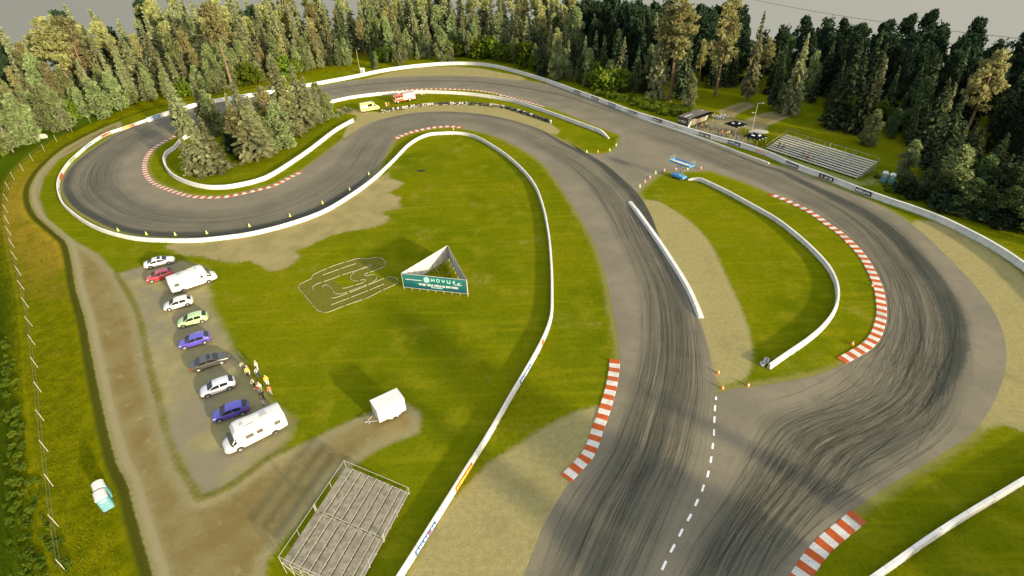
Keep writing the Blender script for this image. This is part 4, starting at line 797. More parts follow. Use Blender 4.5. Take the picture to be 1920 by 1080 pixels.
p = np.vstack([scatter([(520,480),(760,300),(860,258),(960,310),(1010,400),(1020,500),(1020,600),(960,720),(850,860),(700,840),(790,780),(740,750),(600,800),(430,610),(400,520)], 15000), scatter([(940,262),(1000,300),(1060,370),(1110,450),(1135,540),(1150,640),(1140,720),(1000,800),(930,830),(1020,660),(1045,550),(1030,420),(980,310)], 6000), scatter([(1210,350),(1300,322),(1440,365),(1600,465),(1650,580),(1600,670),(1420,720),(1420,640),(1380,510),(1280,390)], 6000)])
tufts('infield_grass', p, .14, G_A, 'loose tufts in the mown infield grass', .9)
p = scatter([(1080,175),(1150,185),(1300,225),(1450,282),(1640,350),(1760,400),(1900,470),(1900,430),(1750,370),(1640,300),(1500,240),(1380,205),(1230,190)], 6000); tufts('wood_edge_grass', p, .24, G_A, 'rough grass between the right wood and the barrier')
p = scatter([(400,245),(620,225),(655,222),(600,262),(540,302),(470,338),(390,346),(330,335),(318,310),(340,275)], 5000); tufts('island_grass', p, .26, G_A, 'rough grass under the trees of the hairpin island')
# ------------------------------------------------------------------ vehicles: a lofted shell, with panes, lamps and wheels as parts
def paint(name, col, rough=.32, coat=.6, metal=0.0): return mat('paint_' + name, col, rough, .04, 2, metal, coat, .5)
M_GLASS = mat('dark_glass', (.012, .014, .016), .08, .1, 1, 0, 0, .6); M_TYRE = mat('tyre_rubber', (.022, .021, .020), .85, .2, 6); M_RIM = mat('alloy', (.52, .51, .49), .35, .08, 4, .7)
M_PLASTIC = mat('black_plastic', (.025, .025, .025), .6); M_LAMPW = mat('lamp_glass', (.62, .62, .58), .15, .05, 3); M_LAMPR = mat('tail_lamp', (.55, .04, .02), .25, .05, 3); M_GREYM = mat('grey_metal', (.42, .41, .38), .45, .12, 4, .5); M_LGREY = mat('grey_plastic', (.42, .41, .40), .6)
def interp(tab, x): return float(np.interp(x, [t[0] for t in tab], [t[1] for t in tab]))
class Shell:
    """x forward. top/belt/half-width profiles along the length; cross-section: sill, flank, belt, roof edge, crown"""
    def __init__(s, top, belt, hw, sill, tumble): s.top, s.belt, s.hw, s.sill, s.tum = top, belt, hw, sill, tumble
    def section(s, x):
        t, b_, w_, z = interp(s.top, x), interp(s.belt, x), interp(s.hw, x), interp(s.sill, x); b_ = min(b_, t - .02)
        tw = w_ - .06 - s.tum * max(0, t - b_)
        return [(0, z), (w_ * .86, z), (w_ * .97, z + .08), (w_, z + (b_ - z) * .55), (w_ * .985, b_ - .03), (w_ - .035, b_), (w_ - .035 + (tw + .03 - w_) * .5, b_ + (t - b_) * .5), (tw + .03, t - .05), (tw - .04, t - .012), (tw * .5, t + .012), (0, t + .018)]
    def pt(s, x, k):
        q = s.section(x); i = int(min(len(q) - 2, math.floor(k))); f = k - i
        return q[i][0] * (1 - f) + q[i + 1][0] * f, q[i][1] * (1 - f) + q[i + 1][1] * f
    def mesh(s, xs, name, m, parent):
        V, Fc = [], []; n = len(s.section(xs[0])); ring = 2 * n - 2
        for x in xs:
            q = s.section(x); V += [(x, y, z) for y, z in q] + [(x, -y, z) for y, z in q[-2:0:-1]]
        for i in range(len(xs) - 1):
            for j in range(ring): Fc.append((i * ring + j, i * ring + (j + 1) % ring, (i + 1) * ring + (j + 1) % ring, (i + 1) * ring + j)[::-1])
        Fc.append(tuple(range(ring))); Fc.append(tuple(range((len(xs) - 1) * ring + ring - 1, (len(xs) - 1) * ring - 1, -1)))
        o = mesh_obj(name, V, Fc, m, parent, smooth=True)
        me = o.data; me.polygons.foreach_set('use_smooth', [True] * len(me.polygons)); me.set_sharp_from_angle(angle=R(38)); return o
    def patch(s, xs, ks, side=1, off=.012, t=.0):
        """a skin patch of the shell lifted off it: xs stations, ks section places (list of (k0,k1) per station or one pair)"""
        mb = MB(); nk = 4; c = Vector((sum(xs) / len(xs), 0, .6))
        for a, x in enumerate(xs):
            k0, k1 = ks[a] if isinstance(ks, list) else ks
            for j in range(nk + 1):
                y, z = s.pt(x, k0 + (k1 - k0) * j / nk); e = .01
                y2, z2 = s.pt(x, min(9.99, k0 + (k1 - k0) * j / nk + .05)); y3, z3 = s.pt(x, max(0, k0 + (k1 - k0) * j / nk - .05)); tx = Vector((0, y2 - y3, z2 - z3))
                ya, za = s.pt(x + e, k0 + (k1 - k0) * j / nk); yb, zb = s.pt(x - e, k0 + (k1 - k0) * j / nk); lx = Vector((2 * e, ya - yb, za - zb))
                nrm = tx.cross(lx); nrm = nrm.normalized() if nrm.length > 1e-9 else Vector((0, 0, 1))
                if nrm.dot(Vector((0, y, z - .6))) < 0: nrm = -nrm
                p = Vector((x, y, z)) + nrm * off; mb.v.append((p.x, p.y * side, p.z))
        for a in range(len(xs) - 1):
            for j in range(nk):
                f = (a * (nk + 1) + j, a * (nk + 1) + j + 1, (a + 1) * (nk + 1) + j + 1, (a + 1) * (nk + 1) + j); mb.f.append(f if side > 0 else f[::-1]); mb.m.append(0)
        return mb
    def topglass(s, x0, x1, name, m, parent, kx=7.75, ins=.0):
        xs = list(np.linspace(x0, x1, 7)); mb = s.patch(xs, (kx, 10), 1); m2 = s.patch(xs, (kx, 10), -1); mb.add(m2.v, m2.f); return mb.build(name, m, parent, True)
def wheel(parent, x, y, r, w=.22):
    mb = MB(); mb.lathe([(r * .62, -w / 2), (r * .93, -w / 2), (r, -w * .3), (r, w * .3), (r * .93, w / 2), (r * .62, w / 2)], 0, 18, (0, 0, 0), 'Y')
    t = mb.build('wheel', M_TYRE, parent, True); t.location = (x, y, r); t.data.set_sharp_from_angle(angle=R(40)); sg = 1 if y > 0 else -1
    mb = MB(); mb.lathe([(.05, .03), (r * .2, .035), (r * .60, .0), (r * .66, .02), (r * .66, -.05)], 0, 18, (0, 0, 0), 'Y', True)
    if sg < 0: mb.v = [(a, -b_, c) for a, b_, c in mb.v]; mb.f = [f[::-1] for f in mb.f]
    for k in range(5):
        a = 2 * PI * k / 5; mb.bar((.05 * math.cos(a), sg * .035, .05 * math.sin(a)), (r * .6 * math.cos(a), sg * .03, r * .6 * math.sin(a)), .035, 0, 5)
    q = mb.build('rim', M_RIM, t); q.location = (0, sg * (w / 2 - .01), 0); return t
def car(style, label, pm, group='cars parked in the row'):
    root = empty('parked_car'); tag(root, label, 'car', group)
    if style == 'hatch':
        L0, L1, wb, r = -2.15, 2.15, 1.31, .33
        top = [(-2.15,.62),(-2.08,.98),(-1.9,1.12),(-1.45,1.38),(-.9,1.45),(-.2,1.46),(.35,1.40),(1.15,.98),(1.6,.88),(1.95,.74),(2.12,.55),(2.15,.45)]
        belt = [(-2.15,.6),(-1.9,.98),(-.5,.93),(1.1,.90),(1.9,.70),(2.15,.42)]; hw = [(-2.15,.66),(-2.0,.80),(-1.4,.88),(0,.90),(1.4,.88),(1.9,.78),(2.1,.60),(2.15,.50)]
        sill = [(-2.15,.42),(-1.9,.28),(-1.7,.2),(1.7,.2),(1.95,.24),(2.15,.32)]; ws, rw, sd = (.42,1.10), (-2.0,-1.5), [(-.28,.98,'front'),(-1.28,-.36,'rear')]
    else:
        L0, L1, wb, r = -2.42, 2.42, 1.45, .35
        top = [(-2.42,.70),(-2.36,.95),(-1.85,1.02),(-1.75,1.03),(-.95,1.36),(-.35,1.42),(.2,1.40),(.55,1.32),(1.25,.98),(1.7,.90),(2.2,.74),(2.38,.58),(2.42,.48)]
        belt = [(-2.42,.66),(-2.1,.93),(-.5,.92),(1.2,.90),(2.1,.70),(2.42,.44)]; hw = [(-2.42,.70),(-2.25,.84),(-1.5,.92),(0,.93),(1.5,.92),(2.15,.82),(2.36,.64),(2.42,.54)]
        sill = [(-2.42,.45),(-2.1,.28),(-1.8,.2),(1.8,.2),(2.2,.24),(2.42,.32)]; ws, rw, sd = (.60,1.22), (-1.70,-1.0), [(-.25,1.0,'front'),(-1.35,-.33,'rear')]
    sh = Shell(top, belt, hw, sill, .28)
    xs = sorted(set(list(np.linspace(L0, L1, 34)) + [t[0] for t in top]))
    body = sh.mesh(xs, 'body', pm, root)
    sh.topglass(ws[0], ws[1], 'windscreen', M_GLASS, root); sh.topglass(rw[0], rw[1], 'rear_window', M_GLASS, root)
    if style == 'sedan': sh.topglass(-.15, .35, 'sunroof', M_GLASS, root, 8.3)
    for side in (1, -1):
        for a, b_, nm in sd:
            q = list(np.linspace(a, b_, 8)); ks = [(5.15, max(5.25, min(6.9, 5.15 + 1.75 * min(1, (interp(top, x) - interp(belt, x) - .07) / .28)))) for x in q]
            sh.patch(q, ks, side).build('side_window', M_GLASS, root, True)
        hx = [L1 - .50, L1 - .36, L1 - .22, L1 - .12]; sh.patch(hx, (4.3, 7.2), side, .014).build('headlight', M_LAMPW, root, True)
        tx = [L0 + .03, L0 + .12, L0 + .24, L0 + .36]; sh.patch(tx, (3.9, 5.3), side, .014).build('tail_light', M_LAMPR, root, True)
        mb = MB(); mb.box((ws[1] - .25, side * .98, .98), (.12, .18, .12), 0, 0, 0, .03); mb.build('mirror', pm, root)
        for x in (wb, -wb): wheel(root, x, side * (interp(hw, x) - .10), r)
        for x in (wb, -wb):
            mb = MB(); n = 14; y = side * (interp(hw, x) + .004); pts = []
            for k in range(n + 1): a = PI * k / n; pts.append((x + (r + .06) * math.cos(a), y, r + (r + .06) * math.sin(a)))
            mb.slab(pts if side < 0 else pts[::-1], (0, side, 0), .012); mb.build('wheel_arch', M_PLASTIC, root)
    for x in (L0, L1):
        mb = MB(); s_ = 1 if x > 0 else -1; mb.box((x * 1.0, 0, .40), (.05, 1.0, .16), 0, 0, 0, .02); mb.box((x + s_ * .03, 0, .42), (.02, .5, .11), 1); mb.build('grille' if x > 0 else 'bumper_plate', [M_PLASTIC, M_LAMPW], root)
    return root
def place(root, fr, rr, wb, hw, near=True):
    """put a vehicle down with the two wheels nearest the camera on the two marked places"""
    f, q = P(*fr), P(*rr); d = (f - q) / np.linalg.norm(f - q); c = (f + q) / 2; n = np.array([-d[1], d[0]])
    if n @ (np.array([0., 0.]) - c) < 0: n = -n
    c = c - n * hw; root.location = (c[0], c[1], float(height(*c)[0]) + .01); root.rotation_euler = (0, 0, math.atan2(d[1], d[0])); return root
PURPLE = paint('purple', (.10, .075, .46), .28, 1.0, .25); WHITE = paint('white', (.62, .61, .58), .35, .6); PEARL = paint('pearl', (.58, .56, .60), .3, .8); GREEN = paint('pale_green', (.40, .56, .24), .32, .8); RED = paint('red', (.52, .03, .05), .28, 1.0, .1); BRONZE = paint('bronze', (.075, .065, .055), .3, .8, .3)
for st, lab, pm, f, q in [('sedan', 'white saloon with dark glass at the far end of the row', WHITE, (318.9,496), (283.3,504.5)),
        ('hatch', 'red hatchback half hidden behind the far motorhome', RED, (286.5,530.8), (318,521.5)),
        ('hatch', 'white hatchback next in line after the far motorhome', WHITE, (319.3,583.7), (353.3,574.6)),
        ('hatch', 'pale green hatchback between a white and a purple car', GREEN, (345.5,615), (381,605.6)),
        ('hatch', 'purple hatchback between the green and the dark car', PURPLE, (348,655.7), (385.7,645)),
        ('sedan', 'long dark bronze saloon in the middle of the row', BRONZE, (418,683), (374.2,697.5)),
        ('hatch', 'pearl white hatchback beside the standing people', PEARL, (391.7,745.5), (432,731)),
        ('hatch', 'purple hatchback against the near motorhome', PURPLE, (413.7,792.5), (456.7,778.7))]:
    c = car(st, lab, pm); place(c, f, q, 0, .80 if st == 'hatch' else .83)
CREAM = paint('cream', (.62, .60, .56), .45, .3); M_PANE = mat('tinted_pane', (.10, .095, .08), .15, .2, 2)
def motorhome(label, fr, rr, wins):
    root = empty('motorhome'); tag(root, label, 'motorhome', 'motorhomes parked in the row')
    top = [(-3.55,2.55),(-3.50,2.75),(-3.3,2.82),(-.2,2.84),(1.2,3.02),(1.75,2.98),(2.10,2.62),(2.15,2.0),(2.72,1.30),(3.2,1.12),(3.45,.95),(3.52,.7)]
    belt = [(-3.55,1.5),(1.6,1.5),(2.2,1.25),(2.8,1.12),(3.52,.62)]; hw = [(-3.55,1.04),(-3.45,1.12),(1.2,1.12),(1.9,1.06),(2.3,1.0),(3.1,.95),(3.4,.78),(3.52,.62)]
    sill = [(-3.55,.55),(-2.8,.42),(1.5,.35),(2.2,.3),(3.3,.3),(3.52,.4)]
    sh = Shell(top, belt, hw, sill, .045); xs = sorted(set(list(np.linspace(-3.55, 3.52, 40)) + [t[0] for t in top])); sh.mesh(xs, 'body', CREAM, root)
    sh.topglass(2.20, 2.74, 'windscreen', mat('grey_glass', (.10, .105, .11), .1, .1, 1), root, 7.6)
    for side in (1, -1):
        q = list(np.linspace(2.05, 2.72, 6)); sh.patch(q, [(5.1, max(5.3, 6.5 - 1.2 * (x - 2.05))) for x in q], side).build('cab_window', M_GLASS, root, True)
        for a, b_ in wins:
            y = side * 1.125; mb = MB()
            mb.box(((a + b_) / 2, y, 1.75), (b_ - a, .03, .62), 0, 0, 0, .012); wn = mb.build('window', M_PLASTIC if False else M_LGREY, root); mb = MB(); mb.box(((a + b_) / 2, y + side * .014, 1.75), (b_ - a - .14, .02, .48)); mb.build('pane', M_PANE, wn)
        mb = MB(); mb.box((-1.0, side * 1.118, 1.12), (4.6, .012, .05)); mb.box((-1.6, side * 1.118, .98), (2.6, .012, .03)); mb.build('side_trim', M_LGREY, root)
        mb = MB(); mb.box((.55, side * 1.121, 1.42), (.62, .02, 1.75), 0, 0, 0, .008); mb.build('door' if side < 0 else 'hatch', paint('cream2', (.57, .555, .52), .5, .2), root)
        mb = MB(); mb.box((2.55, side * 1.16, 1.42), (.14, .24, .34), 0, 0, 0, .05); mb.build('mirror', M_PLASTIC, root)
        for x in (2.0, -1.95):
            wheel(root, x, side * .93, .35); mb = MB(); y = side * (interp(hw, x) + .004); pts = [(x + .42 * math.cos(PI * k / 14), y, .36 + .42 * math.sin(PI * k / 14)) for k in range(15)]
            mb.slab(pts if side < 0 else pts[::-1], (0, side, 0), .012); mb.build('wheel_arch', M_PLASTIC, root)
        sh.patch([3.12, 3.25, 3.36, 3.44], (4.2, 6.8), side, .014).build('headlight', M_LAMPW, root, True)
        mb = MB(); mb.box((-3.56, side * .92, 1.0), (.04, .14, .42), 0, 0, 0, .01); mb.build('tail_light', M_LAMPR, root)
    for x, s_ in ((-1.55, .72), (1.0, .55)):
        mb = MB(); mb.box((x, 0, 2.90 + (.08 if x > 0 else 0)), (s_, s_, .10), 0, 0, 0, .03); mb.build('roof_hatch', M_LGREY, root)
    mb = MB(); mb.bar((-.3, .72, 2.92), (.9, .72, 3.0), .03); mb.build('roof_rail', M_GREYM, root)
    place(root, fr, rr, 0, 1.03)
motorhome('cream motorhome with a rounded cab among the farther cars', (393,531.7), (345.6,548.3), [(-2.95,-2.1),(1.0,1.55)])
motorhome('cream motorhome with three side windows at the near end of the row', (453.8,846.3), (518,814.4), [(-2.95,-2.15),(-.95,-.15),(.1,1.1)])

# ambulance
YEL = paint('yellow', (.80, .74, .20), .4, .5); ORG = paint('orange', (.66, .13, .02), .4, .4)
root = empty('ambulance'); tag(root, 'yellow ambulance van with orange stripes beside the tyre wall', 'ambulance')
top = [(-3.0,2.2),(-2.95,2.5),(-2.8,2.62),(1.05,2.66),(1.35,2.52),(1.45,2.38),(2.15,1.42),(2.6,1.22),(2.9,1.0),(2.98,.7)]; belt = [(-3,1.35),(1.4,1.35),(2.1,1.22),(2.98,.66)]
hw = [(-3.0,.95),(-2.9,1.0),(1.5,1.0),(2.2,.98),(2.75,.85),(2.98,.65)]; sill = [(-3,.5),(-2.6,.38),(2.5,.34),(2.98,.42)]
sh = Shell(top, belt, hw, sill, .09); sh.mesh(sorted(set(list(np.linspace(-3, 2.98, 36)) + [t[0] for t in top])), 'body', YEL, root)
sh.topglass(1.52, 2.14, 'windscreen', M_GLASS, root, 7.6)
for side in (1, -1):
    q = list(np.linspace(1.2, 2.05, 6)); sh.patch(q, [(5.1, max(5.3, 6.7 - 1.4 * max(0, x - 1.4))) for x in q], side).build('cab_window', M_GLASS, root, True)
    q = list(np.linspace(-.7, .75, 5)); sh.patch(q, (5.15, 6.5), side).build('side_window', M_GLASS, root, True)
    q = list(np.linspace(-2.75, 2.1, 12)); sh.patch(q, (3.1, 3.75), side, .01).build('stripe', ORG, root, True)
    q = list(np.linspace(-2.5, .8, 12)); sh.patch(q, (6.72, 6.98), side, .01).build('stripe', ORG, root, True)
    for x in (1.9, -1.9): wheel(root, x, side * .87, .36)
    sh.patch([2.6, 2.75, 2.88], (4.2, 6.4), side, .014).build('headlight', M_LAMPW, root, True)
mb = MB(); mb.box((1.0, 0, 2.74), (.3, 1.2, .12), 0, 0, 0, .03); mb.build('beacon_bar', paint('beacon', (.12, .2, .5), .2, .3), root)
place(root, (708.5,206.8), (682.5,211.2), 0, .92)

# fire engine
FRED = paint('fire_red', (.62, .085, .02), .4, .5); SHUT = paint('shutter', (.74, .72, .68), .5, .2)
root = empty('fire_engine'); tag(root, 'red and white fire engine parked on the middle grass', 'fire engine')
top = [(1.55,2.5),(1.6,2.62),(3.05,2.58),(3.22,2.45),(3.42,1.5),(3.48,1.0),(3.5,.8)]; belt = [(1.55,1.5),(3.5,1.45)]; hw = [(1.55,1.2),(3.2,1.2),(3.42,1.14),(3.5,1.08)]; sill = [(1.55,.55),(3.5,.5)]
sh = Shell(top, [(1.55,1.55),(3.3,1.5),(3.5,.76)], hw, sill, .06); sh.mesh(sorted(set(list(np.linspace(.75, 3.5, 18)) + [t[0] for t in top])), 'cab', FRED, root)
sh.topglass(3.24, 3.42, 'windscreen', M_GLASS, root, 7.6)
for side in (1, -1):
    for a, b_ in ((.92,1.5),(1.65,2.25),(2.4,3.15)): sh.patch(list(np.linspace(a, b_, 4)), (5.2, 6.6), side).build('cab_window', M_GLASS, root, True)
mb = MB(); mb.box((-1.4, 0, 1.70), (4.2, 2.42, 2.15), 0, 0, 0, .06); mb.build('equipment_body', FRED, root)
mb = MB(); mb.box((0, 0, .62), (6.6, .9, .3)); mb.build('chassis', M_PLASTIC, root)
for side in (1, -1):
    for x in (-2.75, -1.4, -.05):
        mb = MB(); mb.box((x, side * 1.215, 1.72 if x != -1.4 else 1.9), (1.2, .03, 1.85 if x != -1.4 else 1.5), 0, 0, 0, .01); mb.build('shutter', SHUT, root)
    for x in (2.55, -1.45): wheel(root, x, side * 1.05, .48, .3)
mb = MB(); mb.box((3.5, 0, .72), (.22, 2.36, .42), 0, 0, 0, .06); mb.build('bumper', SHUT, root)
mb = MB(); mb.box((-1.4, 0, 2.80), (4.0, 2.2, .06)); mb.build('roof_deck', M_GREYM, root)
mb = MB()
for y in (-.35, .1): mb.bar((-3.2, y, 2.98), (1.0, y, 2.98), .035, 0)
for k in range(11): mb.bar((-3.1 + .4 * k, -.35, 2.98), (-3.1 + .4 * k, .1, 2.98), .025, 0)
for x in (-2.9, .6): mb.bar((x, -.12, 2.81), (x, -.12, 3.0), .05)
mb.build('ladder', M_GREYM, root)
mb = MB(); mb.box((2.6, 0, 2.68), (.3, 1.5, .14), 0, 0, 0, .03); mb.build('beacon_bar', paint('beacon', (.12, .2, .5), .2, .3), root)
place(root, (750.6,193.4), (771,190), 0, 1.1)

# box trailer on the gravel spur
cs = [P(694,751,2.4), P(742,729,2.4), P(757,748,2.4), P(709,771,2.4)]; ctr = sum(cs) / 4; d = (cs[1] - cs[0]) + (cs[2] - cs[3]); ang = math.atan2(d[1], d[0])
root = empty('box_trailer', (ctr[0], ctr[1], 0), ang); tag(root, 'white box trailer with its drawbar resting on the gravel spur', 'trailer')
TW = mat('trailer_panel', (.64, .61, .57), .5, .06, 3); Lx, Wy = 3.5, 2.15
mb = MB(); mb.box((0, 0, 1.42), (Lx, Wy, 1.96), 0, 0, 0, .04)
for side in (1, -1):
    for k in range(6): mb.box((-Lx / 2 + .3 + k * .58, side * (Wy / 2 + .006), 1.42), (.035, .02, 1.86), 1)
mb.build('body', [TW, mat('seam', (.55, .53, .5), .6)], root)
mb = MB(); mb.box((0, 0, 2.425), (Lx + .08, Wy + .08, .06), 0, 0, 0, .015); mb.build('roof', mat('trailer_roof', (.66, .63, .59), .6, .08, 3), root)
for side in (1, -1):
    mb = MB(); mb.box((.15, side * (Wy / 2 + .10), .52), (1.6, .22, .06), 0, 0, 0, .02); mb.build('mudguard', mat('mudguard', (.6, .58, .55), .6), root)
    for x in (-.22, .52): wheel(root, x, side * (Wy / 2 - .02), .29, .18)
mb = MB(); tip = (-Lx / 2 - 1.25, 0, .45)
for y in (-.7, .7): mb.bar((-Lx / 2 + .1, y, .46), tip, .05, 0)
mb.box((-Lx / 2 - 1.3, 0, .48), (.3, .12, .12), 0, 0, 0, .02); mb.bar((-Lx / 2 - .95, 0, 0), (-Lx / 2 - .95, 0, .75), .04); mb.lathe([(.10, -.03), (.10, .03)], 0, 10, (-Lx / 2 - .95, 0, .10), 'Y')
mb.build('drawbar', M_GREYM, root)

# ------------------------------------------------------------------ portable toilets
TEAL = mat('toilet_teal', (.105, .255, .30), .45, .08, 3); TROOF = mat('toilet_roof', (.68, .64, .58), .5, .06, 3)
def toilet(loc, rz, label, group):
    root = empty('portable_toilet', (loc[0], loc[1], float(height(*loc)[0])), rz); tag(root, label, 'toilet', group)
    mb = MB(); mb.box((0, 0, .08), (1.12, 1.12, .12), 0, 0, 0, .02); mb.build('base', M_PLASTIC, root)
    mb = MB(); mb.box((0, 0, 1.06), (1.06, 1.06, 1.86), 0, 0, 0, .04)
    for y in (-.535, .535):
        for x in (-.3, 0, .3): mb.box((x, y, 1.0), (.05, .02, 1.6), 0)
    mb.build('cabin', TEAL, root)
    mb = MB(); n = 10; V = []
    for x in (-.57, .57):
        for k in range(n + 1): a = PI * k / n; V.append((x, -.57 * math.cos(a), 1.98 + .36 * math.sin(a)))
    Fc = [(k, k + 1, n + 2 + k, n + 1 + k)[::-1] for k in range(n)] + [tuple(range(n + 1))[::-1] if False else tuple(range(n + 1)), tuple(range(2 * n + 1, n, -1))] + [(0, n + 1, 2 * n + 1, n)]
    mb.add(V, Fc); mb.build('roof', TROOF, root)
    mb = MB(); mb.box((-.545, 0, 1.02), (.03, .78, 1.72), 0, 0, 0, .01); dr = mb.build('door', mat('toilet_door', (.125, .285, .33), .45, .06, 3), root)
    mb = MB(); mb.box((-.57, .28, 1.05), (.03, .05, .16)); mb.build('handle', M_GREYM, dr)
    mb = MB(); V = [(-.575, .30 * math.cos(2 * PI * k / 16), 1.62 + .13 * math.sin(2 * PI * k / 16)) for k in range(16)]; mb.slab(V, (-1, 0, 0), .006)
    for k in range(5): mb.box((-.584, -.17 + .085 * k, 1.62), (.006, .045, .09), 1)
    mb.build('badge', [TROOF, M_PLASTIC], dr); return root
e = P(210,944) - P(192,954); a0 = math.atan2(e[1], e[0]); rz = a0 + PI / 2     # the door face looks along -x
for (px, lab) in (((185.5,926.5), 'nearer teal toilet cabin on the grass bank, badge on its door'), ((182,908.7), 'farther teal toilet cabin on the bank, partly hidden by the other')):
    toilet(P(*px, 2.25), rz, lab, 'toilets on the grass bank')
for (px, lab) in (((1662,323), 'teal toilet cabin nearer the far grandstand, white roof'), ((1675.7,326.5), 'teal toilet cabin nearer the bushes at the wood edge')):
    g = P(*px, 2.25); toilet(g, math.atan2(g[1], g[0]) + .1, lab, 'toilets beside the far grandstand')
# ------------------------------------------------------------------ grandstands
M_DECK = mat('deck_board', (.235, .205, .155), .95, .25, 1.8, 0, 0, 0.0); M_TUBE = mat('pale_tube', (.40, .38, .32), .5, .12, 4, .2)
def stand(back0, back1, depth_dir, depth, rows, h0, h1, bays, label, gap=.10, boards=None):
    b0, b1 = Vector((*back0, 0)), Vector((*back1, 0)); L = (b1 - b0).length; ex = (b1 - b0) / L; ey = Vector((*depth_dir, 0)); ey = (ey - ex * ey.dot(ex)).normalized()
    root = empty('grandstand', (b0.x, b0.y, float(height(b0.x, b0.y)[0]))); tag(root, label, 'grandstand')
    W_ = lambda u, v, z: ex * u + ey * v + Vector((0, 0, z))
    bl = L / bays; rd = depth / rows; rail = MB(); frame = MB()
    for k in range(bays):
        u0, u1 = k * bl + .10, (k + 1) * bl - .10
        mb = MB()
        for r in range(rows):
            z = h0 + (h1 - h0) * (rows - 1 - r) / (rows - 1); v0, v1 = r * rd + gap * .5, (r + 1) * rd - gap * .5
            a = [W_(u0, v0, z), W_(u1, v0, z), W_(u1, v1, z), W_(u0, v1, z)]
            mb.slab(a if ex.cross(ey).z > 0 else a[::-1], (0, 0, 1), .05)
            deck = mb
            for u in np.linspace(u0, u1, 5):      # stringers and legs
                frame.bar(W_(u, v1, 0), W_(u, v1, z), .03, 0, 5)
            frame.bar(W_(u0, v1 + .04, z + .03), W_(u1, v1 + .04, z + .03), .035, 0, 5)
            for u in (u0, u1):
                if r < rows - 1: frame.bar(W_(u, v0, z - .02), W_(u, v1 + rd, z - (h1 - h0) / (rows - 1) - .02), .03, 0, 5)
                frame.bar(W_(u, v1, .1), W_(u, max(0, v1 - 2 * rd), z), .022, 0, 4)
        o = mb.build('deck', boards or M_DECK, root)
    for u in [0.05] + [k * bl + s_ for k in range(1, bays) for s_ in (-.1, .1)] + [L - .05]:   # side rails and the back rail
        rail.bar(W_(u, 0, 0), W_(u, 0, h1 + 1.05), .03, 0, 5); rail.bar(W_(u, depth, 0), W_(u, depth, h0 + .85), .03, 0, 5)
        if u < .2 or u > L - .2:
            for dz in (1.0,): rail.bar(W_(u, 0, h1 + dz), W_(u, depth, h0 + dz - .2), .025, 0, 5)
    for dz in (1.0,): rail.bar(W_(.05, 0, h1 + dz), W_(L - .05, 0, h1 + dz), .025, 0, 5)
    nu = int(L / 2.4)
    for k in range(nu + 1):
        u = .05 + (L - .1) * k / nu; rail.bar(W_(u, 0, 0), W_(u, 0, h1 + 1.05), .025, 0, 5); rail.bar(W_(u, depth, h0 - .3), W_(u, depth, h0 + .8), .025, 0, 5)
    rail.bar(W_(.05, depth, h0 + .8), W_(L - .05, depth, h0 + .8), .025, 0, 5)
    frame.build('frame', M_TUBE, root); rail.build('railing', M_TUBE, root); return root, W_
A, B, C_ = P(649,874,1.9), P(763,930,.35), P(527,1056,1.9)
stand(A, C_, B - A, np.linalg.norm(B - A), 8, .35, 1.9, 2, 'near grandstand of grey decks beside the infield barrier')
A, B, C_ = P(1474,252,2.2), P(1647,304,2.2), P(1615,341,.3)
_, SW = stand(A, B, C_ - B, 7.2, 9, .3, 2.2, 4, 'far grandstand of lightened decks behind the outer barrier', .14, mat('lightened_board', (.46, .42, .34), .95, .2, 1.8, 0, 0, 0.0))  # deck colour lightened to offset the tree shade, standing in for sunlight
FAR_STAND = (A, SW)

# ------------------------------------------------------------------ banner frame on the infield: three boards on posts
cn = [P(757.5,543), P(878,556), P(839,460,3.2)]; H0, H1 = .5, 3.2
root = empty('banner_stand', (float(np.mean([c[0] for c in cn])), float(np.mean([c[1] for c in cn])), 0)); tag(root, 'triangular banner stand with a teal printed front on the infield', 'banner stand'); o3 = Vector(root.location)
V3 = [Vector((c[0], c[1], 0)) - o3 for c in cn]; M_BACK = mat('banner_back', (.50, .48, .43), .7, .06, 2)
b = NB('teal_print'); tc = b.n('ShaderNodeTexCoord').outputs['Object']; sp = b.n('ShaderNodeSeparateXYZ'); b.l(tc, sp.inputs[0])
c = b.mix(b.ramp(b.math('ADD', sp.outputs['Z'], b.math('MULTIPLY', b.noise(tc, .5, 3), 1.2)), .9, 3.2), (.0, .055, .085), (.018, .135, .135)); c = b.mix(b.math('MULTIPLY', b.ramp(b.noise(tc, .45, 4), .5, .7), .5), c, (.035, .19, .18))
b.principled(c, .5); M_TEALP = b.m
BP = []
for i in range(3):
    a, d_ = V3[i], V3[(i + 1) % 3]; ex = (d_ - a).normalized(); nn = Vector((ex.y, -ex.x, 0)); L = (d_ - a).length
    mb = MB(); q = [a + Vector((0, 0, H0)), d_ + Vector((0, 0, H0)), d_ + Vector((0, 0, H1)), a + Vector((0, 0, H1))]
    q2 = [v + nn * .03 for v in q]; mb.slab(q, nn, .03); pb = mb.build('banner_panel', M_BACK, root)
    if i == 0:
        mb = MB(); mb.slab([a + ex * .12 + nn * .032 + Vector((0, 0, H0 + .08)), d_ - ex * .12 + nn * .032 + Vector((0, 0, H0 + .08)), d_ - ex * .12 + nn * .032 + Vector((0, 0, H1 - .06)), a + ex * .12 + nn * .032 + Vector((0, 0, H1 - .06))], nn, .01); pr = mb.build('print', M_TEALP, pb)
        BP = (a, ex, nn, L, pb)
    pst = MB(); brc = MB(); n = 8
    for k in range(n + 1):
        p = a.lerp(d_, (k + .02) / (n + .04)) - nn * .06; pst.bar(p, p + Vector((0, 0, H1)), .045, 0, 6)
        if k % 2 == 1: brc.bar(p + Vector((0, 0, 1.7)), p - nn * 1.5, .03, 0, 5)
    pst.build('post_row', M_TUBE, root); brc.build('brace_row', M_TUBE, root)
